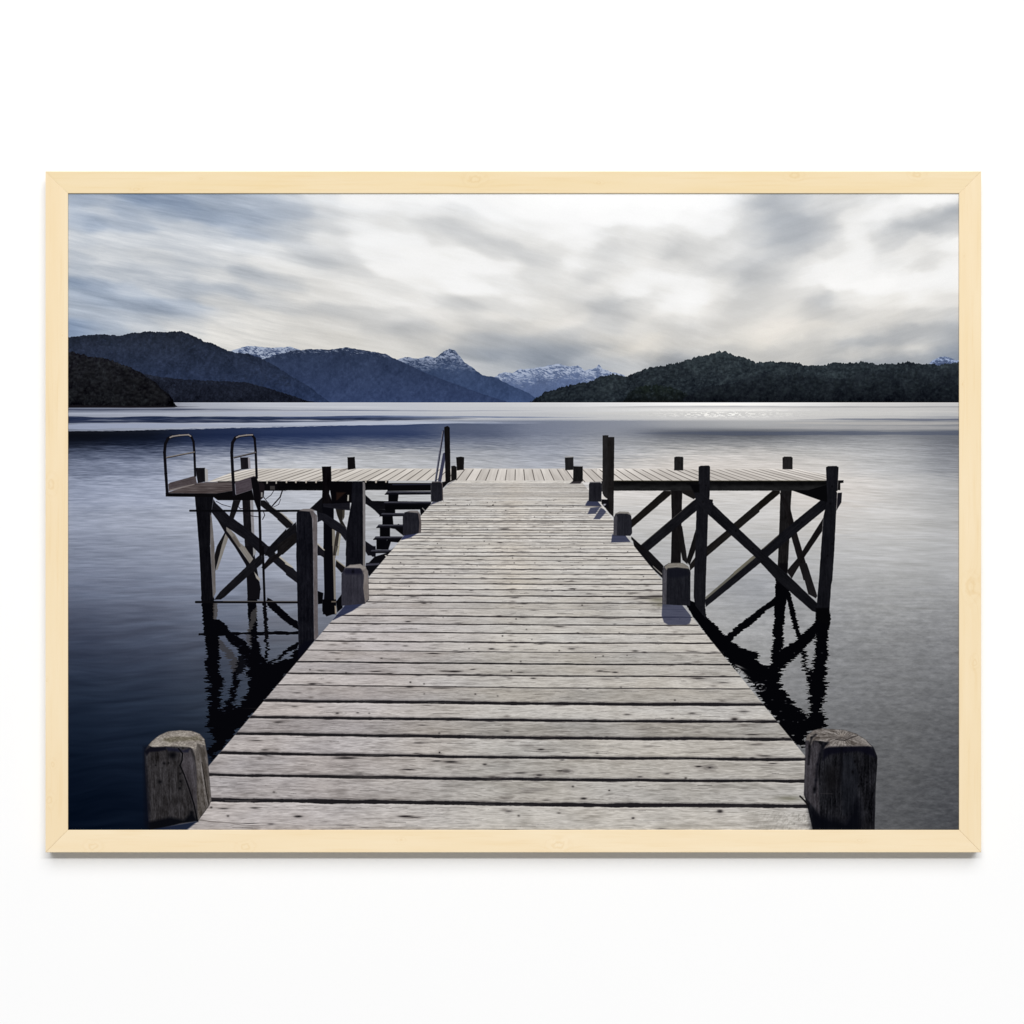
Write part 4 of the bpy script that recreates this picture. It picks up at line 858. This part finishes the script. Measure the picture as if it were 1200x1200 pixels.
    bollard(Z(640, 470, 4)((128, 306), (172, 306), (172, 376), (126, 378)), (27, 26, 28), 274)
    poly(rz((600, 640), (615, 640), (612, 760), (600, 760)), (12, 12, 16))
    poly(rz((612, 100), (680, 100), (682, 560), (672, 840), (640, 840), (612, 780)), wood((42, 40, 42), 90, 9, 1, 276))
    poly(rz((672, 122), (750, 120), (745, 640), (740, 1060), (690, 1010), (650, 960), (668, 850)), wood((33, 30, 31), 90, 8, 1, 278))
    poly(rz((600, 850), (680, 855), (690, 960), (640, 950), (600, 900)), (14, 13, 18))
    poly(rz((610, 800), (660, 840), (605, 850)), (205, 200, 195), .9)
    poly(rz((625, 905), (655, 905), (640, 925), (620, 925)), (150, 150, 160), .9)
    bollard(rz((452, 670), (470, 652), (580, 650), (602, 670), (598, 880), (450, 875)), (33, 34, 46), 280)
    line(rz((465, 652), (585, 650)), 1.1, (112, 110, 112))
    q4 = Z(640, 470, 4)
    bollard(q4((318, 545), (326, 528), (345, 520), (385, 522), (400, 540), (404, 620), (395, 632), (316, 630)), (37, 39, 52), 284,
            top=q4((325, 530), (345, 518), (385, 519), (400, 535), (380, 528), (345, 527)), topc=(128, 124, 116))
    poly(q4((318, 545), (328, 530), (334, 545), (332, 630), (316, 630)), wood((62, 62, 72), 90, 10), 1.2)
    bollard(r4((292, 230), (305, 190), (350, 160), (480, 160), (530, 190), (555, 240), (552, 560), (292, 545)), (30, 32, 44), 288,
            side=r4((292, 230), (310, 190), (335, 215), (328, 545), (290, 545)), top=r4((308, 195), (350, 160), (480, 158), (530, 188), (548, 215), (500, 208), (430, 200), (345, 208), (330, 225)),
            topc=(128, 123, 112), sidec=(66, 66, 76))
    poly(r4((340, 215), (430, 208), (520, 222), (545, 270), (430, 300), (345, 290)), (16, 17, 26), 4, .7)
    # bottom left bollard
    bl = Z(150, 840, 1200 / 140)
    body = bl((160, 360), (175, 320), (230, 250), (310, 190), (400, 150), (520, 138), (640, 145), (720, 175), (770, 230), (795, 400), (815, 620), (835, 840), (810, 900), (700, 1050), (540, 1070), (250, 1140), (205, 1110), (190, 900), (170, 600))
    poly(body, wood((46, 44, 47), 88, 26, .8, 300), 1.0)
    poly(bl((540, 330), (620, 330), (660, 420), (690, 560), (690, 900), (680, 980), (640, 860), (560, 600), (520, 480)), wood((62, 58, 64), 84, 22, .6, 302), 2.2)
    poly(bl((640, 300), (700, 260), (770, 260), (798, 420), (815, 640), (835, 840), (800, 910), (700, 1040), (690, 800), (690, 560), (670, 400)), wood((94, 88, 83), 84, 40, .6, 304), 1.8)
    poly(bl((710, 300), (750, 320), (800, 560), (820, 800), (805, 880), (780, 640), (745, 480)), wood((64, 57, 50), 84, 24, .7, 306), 2.2, .8)
    poly(bl((205, 285), (240, 245), (310, 190), (400, 150), (520, 138), (640, 145), (720, 175), (765, 230), (775, 290), (740, 280), (690, 270), (680, 340), (620, 310), (520, 300), (380, 300), (250, 312)),
         lambda x, y: np.array((142, 135, 128), np.float32) + (fbm(x / 3.2, y / 1.6, 308, 4, .75) * 74 - np.clip((x - 228) / 14, 0, 1) * 22)[..., None] * np.array((1, 1, .95), np.float32), 1.5)
    poly(bl((370, 215), (480, 200), (620, 205), (700, 190), (740, 240), (660, 240), (520, 245), (420, 260), (340, 235)), lambda x, y: np.array((98, 92, 78), np.float32) + (fbm(x / 2.5, y / 1.5, 310, 3, .7) * 60)[..., None], 2.5, .75)
    poly(bl((165, 350), (220, 305), (380, 305), (380, 335), (300, 350), (215, 355), (185, 390)), (13, 13, 22), 2.0, .95)
    poly(bl((380, 305), (500, 320), (550, 340), (620, 320), (600, 360), (500, 355), (400, 345)), (26, 27, 42), 2.5, .9)
    blob(*bl((445, 385))[0], 5.0, 4.2, (7, 7, 11), .97, -.2)
    for a, b, r in ((360, 470, 1.6), (318, 655, 2.3), (405, 465, 1.1), (275, 490, .9), (525, 650, 1.8), (520, 720, 1.6), (635, 965, 2.4), (520, 575, 1.2)):
        blob(*bl((a, b))[0], r, r, (9, 9, 12), .9)
    line(bl((505, 320), (545, 370), (540, 440), (520, 490), (560, 580), (610, 720), (660, 880), (695, 1050)), 1.6, (10, 10, 13), .9)
    line(bl((740, 460), (765, 620), (790, 780), (812, 890)), 1.0, (28, 24, 22), .9, .9)
    poly(bl((190, 1060), (420, 1010), (560, 1040), (640, 960), (700, 1050), (540, 1075), (250, 1150), (200, 1120)), (8, 9, 14), 4, .95)
    poly(bl((150, 300), (195, 290), (180, 420), (215, 900), (215, 1130), (160, 1100)), (10, 12, 22), 4, .65)
    s = sl(172, 876, 240, 968)
    poly(bl((250, 1130), (700, 1050), (600, 1130), (560, 1160), (240, 1160)), (20, 28, 48), 2, .95)
    # bottom right bollard
    br = Z(925, 840, 1200 / 140)
    poly(br((165, 240), (180, 190), (240, 140), (330, 118), (440, 125), (560, 135), (680, 175), (770, 230), (850, 310), (885, 400), (886, 480), (870, 700), (860, 1150), (240, 1150), (195, 950), (150, 780), (160, 500), (172, 350)),
         wood((29, 30, 38), 90, 26, .7, 320), 1.0)
    poly(br((165, 240), (185, 200), (215, 230), (290, 260), (340, 300), (310, 400), (290, 560), (300, 760), (310, 1000), (220, 880), (150, 790), (160, 500)), wood((54, 51, 58), 90, 24, .6, 322), 1.8)
    poly(br((165, 240), (180, 190), (240, 140), (330, 118), (440, 125), (560, 135), (680, 175), (770, 230), (830, 300), (760, 300), (620, 302), (500, 305), (380, 312), (345, 330), (390, 260), (320, 245), (240, 240), (215, 300), (200, 240)),
         lambda x, y: np.array((114, 108, 104), np.float32) + (fbm(np.arctan2(y - 863, x - 987) * 9, np.hypot(x - 987, (y - 863) * 2) / 14, 324, 3, .6) * 66 + fbm(x / 2.4, y / 1.5, 326, 3, .7) * 40)[..., None], 1.5)
    blob(*br((535, 185))[0], 4, 2.5, (176, 166, 156), .5)
    line(br((470, 228), (560, 240), (640, 205), (690, 190)), 1.2, (46, 42, 42), .9, .8)
    for a in np.linspace(.1, 3.0, 13):
        line([(987 - 1.5 * np.cos(a), 866 - 1.0 * np.sin(a)), (987 - 15 * np.cos(a), 866 - 8.5 * np.sin(a))], .55, (66, 60, 58), .8, .65)
    poly(br((345, 320), (400, 305), (620, 300), (800, 300), (850, 330), (880, 420), (820, 390), (700, 350), (560, 360), (400, 380), (340, 440)), (10, 10, 20), 3.5, .85)
    line(br((270, 180), (225, 210), (208, 300), (200, 400), (195, 480)), 2.0, (12, 12, 16), 2.4, .85)
    line(br((390, 262), (335, 300), (310, 380), (285, 480), (270, 640), (255, 760)), 2.4, (12, 12, 18), 3.0, .85)
    line(br((530, 320), (520, 480), (510, 640), (490, 740)), 2.0, (8, 8, 12), 3.5, .7)
    poly(br((350, 560), (420, 480), (500, 520), (500, 700), (420, 760), (350, 740)), (17, 16, 18), 11, .6)
    poly(br((540, 380), (640, 380), (700, 600), (690, 800), (640, 940), (540, 1000), (520, 700)), wood((30, 34, 46), 90, 14, .6, 328), 4, .7)
    line(br((320, 772), (430, 775)), 1.0, (52, 49, 52), 1.6, .6)
    for a, b, r in ((640, 555, 1.6), (790, 565, 1.6), (705, 560, 1.1), (660, 450, 1.3), (255, 730, 2.2), (700, 700, 1.0)):
        blob(*br((a, b))[0], r, r * 1.4, (6, 6, 9), .9)
    poly(br((200, 900), (330, 1000), (560, 1060), (620, 960), (690, 820), (720, 900), (720, 1150), (230, 1150)), (6, 7, 13), 10, .9)
    line(br((110, 800), (160, 850), (190, 890)), 1.8, (16, 15, 16), 1.2)

    # ---------------- overall: slight softness and paper grain ----------------
    img = np.clip(img, 0, 255)
    soft_ = blur(img, 2, 2, 1)
    img = np.clip(img + (img - soft_) * .38, 0, 255)
    grain = (rng.rand(H, W).astype(np.float32) - .5) * 5.0
    img = img + grain[..., None] * np.clip(img[..., 1:2] / 90, .15, 1)
    return np.clip(img, 1, 253) / 255.0


# ---------------------------------------------------------------------------
# The scene: a framed print hanging on a white wall.  1 unit = 1 metre.
# ---------------------------------------------------------------------------
import bpy
import bmesh
import math

S = bpy.context.scene
COL = S.collection
CZ = 1.5                                   # height of the picture's centre


def P(x, y, d=0.0):
    """millimetre sheet coordinates (x right, y down, d out of the wall) -> metres"""
    return ((x - 600.0) / 1000.0, -d / 1000.0, CZ - (y - 600.0) / 1000.0)


def link(name, bm, mat, parent=None):
    me = bpy.data.meshes.new(name)
    bm.normal_update()
    bm.to_mesh(me); bm.free()
    me.materials.append(mat)
    o = bpy.data.objects.new(name, me)
    COL.objects.link(o)
    if parent:
        o.parent = parent
        o.matrix_parent_inverse = parent.matrix_world.inverted()
    return o


class Nodes:
    def __init__(self, name):
        self.mat = bpy.data.materials.new(name)
        self.mat.use_nodes = True
        self.t = self.mat.node_tree
        self.t.nodes.clear()

    def n(self, kind, **kw):
        x = self.t.nodes.new(kind)
        for k, v in kw.items():
            if k in x.inputs and not hasattr(x, k):
                x.inputs[k].default_value = v
            else:
                setattr(x, k, v)
        return x

    def l(self, a, b):
        self.t.links.new(a, b)

    def math(self, op, a, b=None, clamp=False):
        m = self.n('ShaderNodeMath', operation=op, use_clamp=clamp)
        for i, v in enumerate((a, b)):
            if v is None: continue
            if isinstance(v, (int, float)): m.inputs[i].default_value = v
            else: self.l(v, m.inputs[i])
        return m.outputs[0]

    def mix(self, f, a, b):
        m = self.n('ShaderNodeMix', data_type='RGBA')
        for sock, v in ((m.inputs[0], f), (m.inputs[6], a), (m.inputs[7], b)):
            if isinstance(v, (int, float)): sock.default_value = v
            elif isinstance(v, tuple): sock.default_value = (*v, 1.0)
            else: self.l(v, sock)
        return m.outputs[2]

    def noise(self, vec, scale, detail=3.0, rough=0.5):
        x = self.n('ShaderNodeTexNoise')
        x.inputs['Scale'].default_value = scale
        x.inputs['Detail'].default_value = detail
        x.inputs['Roughness'].default_value = rough
        self.l(vec, x.inputs['Vector'])
        return x.outputs['Fac']

    def finish(self, color, rough=0.6, spec=0.1, bump=None, strength=0.1, dist=0.001):
        b = self.n('ShaderNodeBsdfPrincipled')
        if isinstance(color, tuple): b.inputs['Base Color'].default_value = (*color, 1)
        else: self.l(color, b.inputs['Base Color'])
        b.inputs['Roughness'].default_value = rough
        b.inputs['Specular IOR Level'].default_value = spec
        if bump is not None:
            k = self.n('ShaderNodeBump')
            k.inputs['Strength'].default_value = strength
            k.inputs['Distance'].default_value = dist
            self.l(bump, k.inputs['Height'])
            self.l(k.outputs[0], b.inputs['Normal'])
        o = self.n('ShaderNodeOutputMaterial')
        self.l(b.outputs[0], o.inputs[0])
        return self.mat


def lin(r, g, b):
    f = lambda c: (c / 255 / 12.92) if c <= 10.3 else ((c / 255 + 0.055) / 1.055) ** 2.4
    return (f(r), f(g), f(b))


WHITE = 0.86                               # reflectance of the whitest paper and of the wall paint

# ---- wall ----
w = Nodes('white_wall_paint')
tc = w.n('ShaderNodeTexCoord')
wn = w.noise(tc.outputs['Object'], 90.0, 4.0)
wn2 = w.noise(tc.outputs['Object'], 3.0, 2.0)
wall_mat = w.finish(w.mix(wn2, (WHITE * .985,) * 3, (WHITE * 1.0,) * 3), .9, .0, wn, .05, .0006)
bm = bmesh.new()
for sx, sy, sz in ((-3, 0, 0), (3, 0, 0), (3, 0, 3), (-3, 0, 3)):
    bm.verts.new((sx, sy, sz))
bm.verts.ensure_lookup_table()
bm.faces.new(bm.verts[:])
r = bmesh.ops.extrude_face_region(bm, geom=bm.faces[:])
bmesh.ops.translate(bm, verts=[v for v in r['geom'] if isinstance(v, bmesh.types.BMVert)], vec=(0, .1, 0))
bmesh.ops.recalc_face_normals(bm, faces=bm.faces[:])
wall = link('wall', bm, wall_mat)
wall['kind'] = 'structure'
wall['label'] = 'plain white wall behind the framed print'
wall['category'] = 'wall'

# ---- the framed print ----
root = bpy.data.objects.new('framed_print', None)
root.location = (0, 0, CZ - (999.0 - 600.0) / 1000.0)
root.empty_display_size = .1
COL.objects.link(root)
root['label'] = 'landscape print of a wooden lake pier in a pale wooden frame on the white wall'
root['category'] = 'picture'
bpy.context.view_layer.update()

OUT = (53.4, 200.8, 1149.8, 999.0)          # outer edge of the frame
INN = (79.6, 226.6, 1124.0, 972.7)          # sight edge
DEPTH, REB = 21.0, 1.8                      # frame depth, step down to the print


def wood_mat(name, along, tone_a, tone_b, seed, knots):
    """pale pine: fine streaks along the rail, a few small knots (position along the rail, across it, size; metres)"""
    m = Nodes(name)
    tc = m.n('ShaderNodeTexCoord')
    sp = m.n('ShaderNodeSeparateXYZ')
    m.l(tc.outputs['Object'], sp.inputs[0])
    u = sp.outputs['X'] if along == 'X' else sp.outputs['Z']
    v = sp.outputs['Z'] if along == 'X' else sp.outputs['X']
    dep = sp.outputs['Y']
    # knots push the grain aside and darken it
    push, dark = None, None
    wob = m.noise(tc.outputs['Object'], 160.0, 2.0)
    for ku, kv, ks in knots:
        du = m.math('DIVIDE', m.math('SUBTRACT', u, ku), ks * 1.7)
        dv = m.math('DIVIDE', m.math('SUBTRACT', v, kv), ks)
        r2 = m.math('ADD', m.math('MULTIPLY', du, du), m.math('MULTIPLY', dv, dv))
        g = m.math('EXPONENT', m.math('MULTIPLY', r2, -1.0))
        rr = m.math('SQRT', r2)
        ring = m.math('MULTIPLY', m.math('ADD', m.math('SINE', m.math('ADD', m.math('MULTIPLY', rr, 8.0), m.math('MULTIPLY', wob, 9.0))), .25), g)
        pp = m.math('MULTIPLY', g, ks * 1.3)
        push = pp if push is None else m.math('ADD', push, pp)
        dark = ring if dark is None else m.math('ADD', dark, ring)
    cv = m.math('ADD', v, push) if push is not None else v
    comb = m.n('ShaderNodeCombineXYZ')
    m.l(m.math('ADD', m.math('MULTIPLY', u, 5.0), seed * 3.17), comb.inputs[0])
    m.l(m.math('MULTIPLY', cv, 150.0), comb.inputs[1])
    m.l(m.math('MULTIPLY', dep, 150.0), comb.inputs[2])
    fine = m.noise(comb.outputs[0], 2.4, 5.0, .62)
    comb2 = m.n('ShaderNodeCombineXYZ')
    m.l(m.math('ADD', m.math('MULTIPLY', u, 4.0), seed * 7.7), comb2.inputs[0])
    m.l(m.math('MULTIPLY', cv, 34.0), comb2.inputs[1])
    broad = m.noise(comb2.outputs[0], 1.5, 3.0, .55)
    spk = m.noise(tc.outputs['Object'], 420.0, 2.0)
    f = m.math('ADD', m.math('MULTIPLY', m.math('SUBTRACT', broad, .5), 1.9), .5, True)
    c = m.mix(f, tone_a, tone_b)
    streak = m.math('MULTIPLY', m.math('SUBTRACT', fine, .52), 2.6, True)
    c = m.mix(m.math('MULTIPLY', streak, .55), c, tuple(a * k for a, k in zip(tone_b, (.90, .80, .62))))
    c = m.mix(m.math('MULTIPLY', m.math('SUBTRACT', spk, .55), .5, True), c, tuple(a * .9 for a in tone_a))
    if dark is not None:
        c = m.mix(m.math('MULTIPLY', dark, .22, True), c, tuple(a * k for a, k in zip(tone_b, (.80, .66, .42))))
    return m.finish(c, .62, .0, fine, .04, .0003)


def rail(name, quad, mat, bev=.0006):
    """a mitred rail: outer edge, inner edge; the front face stands DEPTH off the wall"""
    bm = bmesh.new()
    fr = [bm.verts.new(P(x, y, DEPTH)) for x, y in quad]
    bk = [bm.verts.new(P(x, y, .3)) for x, y in quad]
    bm.faces.new(fr); bm.faces.new(bk[::-1])
    for i in range(4):
        j = (i + 1) % 4
        bm.faces.new((fr[i], bk[i], bk[j], fr[j]))
    bmesh.ops.recalc_face_normals(bm, faces=bm.faces[:])
    ed = [e for e in bm.edges if (e.verts[0] in fr and e.verts[1] in fr) and
          {fr.index(e.verts[0]), fr.index(e.verts[1])} in ({0, 1}, {2, 3})]
    bmesh.ops.bevel(bm, geom=ed, offset=bev, segments=2, profile=.5, affect='EDGES')
    return link(name, bm, mat, root)


ox0, oy0, ox1, oy1 = OUT
ix0, iy0, ix1, iy1 = INN
K = .005                                    # hairline between the mitres, millimetres
q = lambda x, y: ((x - 600.0) / 1000.0, CZ - (y - 600.0) / 1000.0)


def kx(*ks): return [(q(x, 0)[0], q(0, y)[1], s) for x, y, s in ks]
def kz(*ks): return [(q(0, y)[1], q(x, 0)[0], s) for x, y, s in ks]


def pine(r, g, b): return tuple(c * WHITE for c in lin(r, g, b))


TA, TB = pine(243, 224, 188), pine(239, 216, 171)
BA, BB = pine(249, 231, 199), pine(245, 223, 185)
LA, LB = pine(247, 228, 194), pine(243, 220, 180)
rails = (
    ('frame_rail', [(ox0, oy0), (ox1, oy0), (ix1 - K, iy0), (ix0 + K, iy0)],
     wood_mat('pale_pine', 'X', TA, TB, 1.0, kx((556, 210, .0075), (931, 206, .006), (1075, 205, .006), (160, 222, .004), (702, 214, .003), (236, 209, .0025)))),
    ('frame_rail', [(ix0 + K, iy1), (ix1 - K, iy1), (ox1, oy1), (ox0, oy1)],
     wood_mat('pale_pine_light', 'X', BA, BB, 2.0, kx((109, 992, .0065), (288, 992, .0065), (655, 990, .008), (470, 984, .003), (1008, 985, .003)))),
    ('frame_rail', [(ox0, oy0 + K), (ix0, iy0 + K), (ix0, iy1 - K), (ox0, oy1 - K)],
     wood_mat('pale_pine_long', 'Z', LA, LB, 3.0, kz((60, 568, .007), (58, 938, .0055), (62, 895, .0035), (73, 393, .0022), (55, 797, .0022)))),
    ('frame_rail', [(ix1, iy0 + K), (ox1, oy0 + K), (ox1, oy1 - K), (ix1, iy1 - K)],
     wood_mat('pale_pine_amber', 'Z', LA, pine(242, 219, 178), 4.0, kz((1138, 688, .010), (1142, 776, .005), (1130, 300, .002), (1128, 450, .002)))),
)
for nm, quad, mat in rails:
    rail(nm, quad, mat)

# ---- the sheet itself: flat paper carrying the ink painted above ----
ink = paint_print()
h, wd = ink.shape[:2]
pic = bpy.data.images.new('printed_lake_view', wd, h, alpha=False)
pic.colorspace_settings.name = 'sRGB'
buf = np.ones((h, wd, 4), np.float32)
buf[..., :3] = ink[::-1]
pic.pixels.foreach_set(buf.ravel())
pic.update()
pic.pack()

p = Nodes('printed_paper')
uv = p.n('ShaderNodeTexCoord')
tx = p.n('ShaderNodeTexImage', image=pic, interpolation='Linear', extension='EXTEND')
p.l(uv.outputs['UV'], tx.inputs[0])
sc = p.n('ShaderNodeMix', data_type='RGBA', blend_type='MULTIPLY')
sc.inputs[0].default_value = 1.0
p.l(tx.outputs[0], sc.inputs[6])
sc.inputs[7].default_value = (WHITE, WHITE, WHITE, 1)
print_mat = p.finish(sc.outputs[2], .9, .0)

bm = bmesh.new()
uvl = bm.loops.layers.uv.new('UVMap')
vs = [bm.verts.new(P(x, y, DEPTH - REB)) for x, y in ((PX0, PY1), (PX1, PY1), (PX1, PY0), (PX0, PY0))]
f = bm.faces.new(vs)
for lp, c in zip(f.loops, ((0, 0), (1, 0), (1, 1), (0, 1))):
    lp[uvl].uv = c
sheet = link('print', bm, print_mat, root)
sheet['label'] = 'photograph of a weathered lake pier leading towards snowy mountains under streaky clouds'


# ---- light: a long strip above the front of the picture and a broad soft one higher up ----
def area(name, loc, target, sx, sy, power, color=(1, 1, 1)):
    L = bpy.data.lights.new(name, 'AREA')
    L.shape = 'RECTANGLE'; L.size = sx; L.size_y = sy; L.energy = power; L.color = color
    o = bpy.data.objects.new(name, L)
    COL.objects.link(o)
    o.location = loc
    from mathutils import Vector
    o.rotation_euler = (Vector(target) - Vector(loc)).to_track_quat('-Z', 'Y').to_euler()
    return o


area('strip_lamp', (1.5, -20.0, 11.5), (0, 0, 1.2), 20.0, 1.0, 2960.0)
area('soft_lamp', (1.0, -12.0, 12.0), (0, 0, 1.0), 13.0, 9.0, 1600.0)

wd_ = bpy.data.worlds.new('World')
S.world = wd_
wd_.use_nodes = True
bg = wd_.node_tree.nodes['Background']
bg.inputs[0].default_value = (1, 1, 1, 1)
bg.inputs[1].default_value = .30

# ---- camera ----
CD = 2.4
cam = bpy.data.cameras.new('camera')
cam.sensor_width = 36.0
cam.lens = 36.0 * (CD - DEPTH / 1000.0) / 1.2
cam.clip_end = 50
co = bpy.data.objects.new('camera', cam)
COL.objects.link(co)
co.location = (0, -CD, CZ)
co.rotation_euler = (math.radians(90), 0, 0)
S.camera = co

S.render.engine = 'CYCLES'
S.cycles.use_denoising = True
S.cycles.max_bounces = 6
S.view_settings.view_transform = 'Standard'
S.view_settings.look = 'None'
S.view_settings.exposure = 0
S.view_settings.gamma = 1
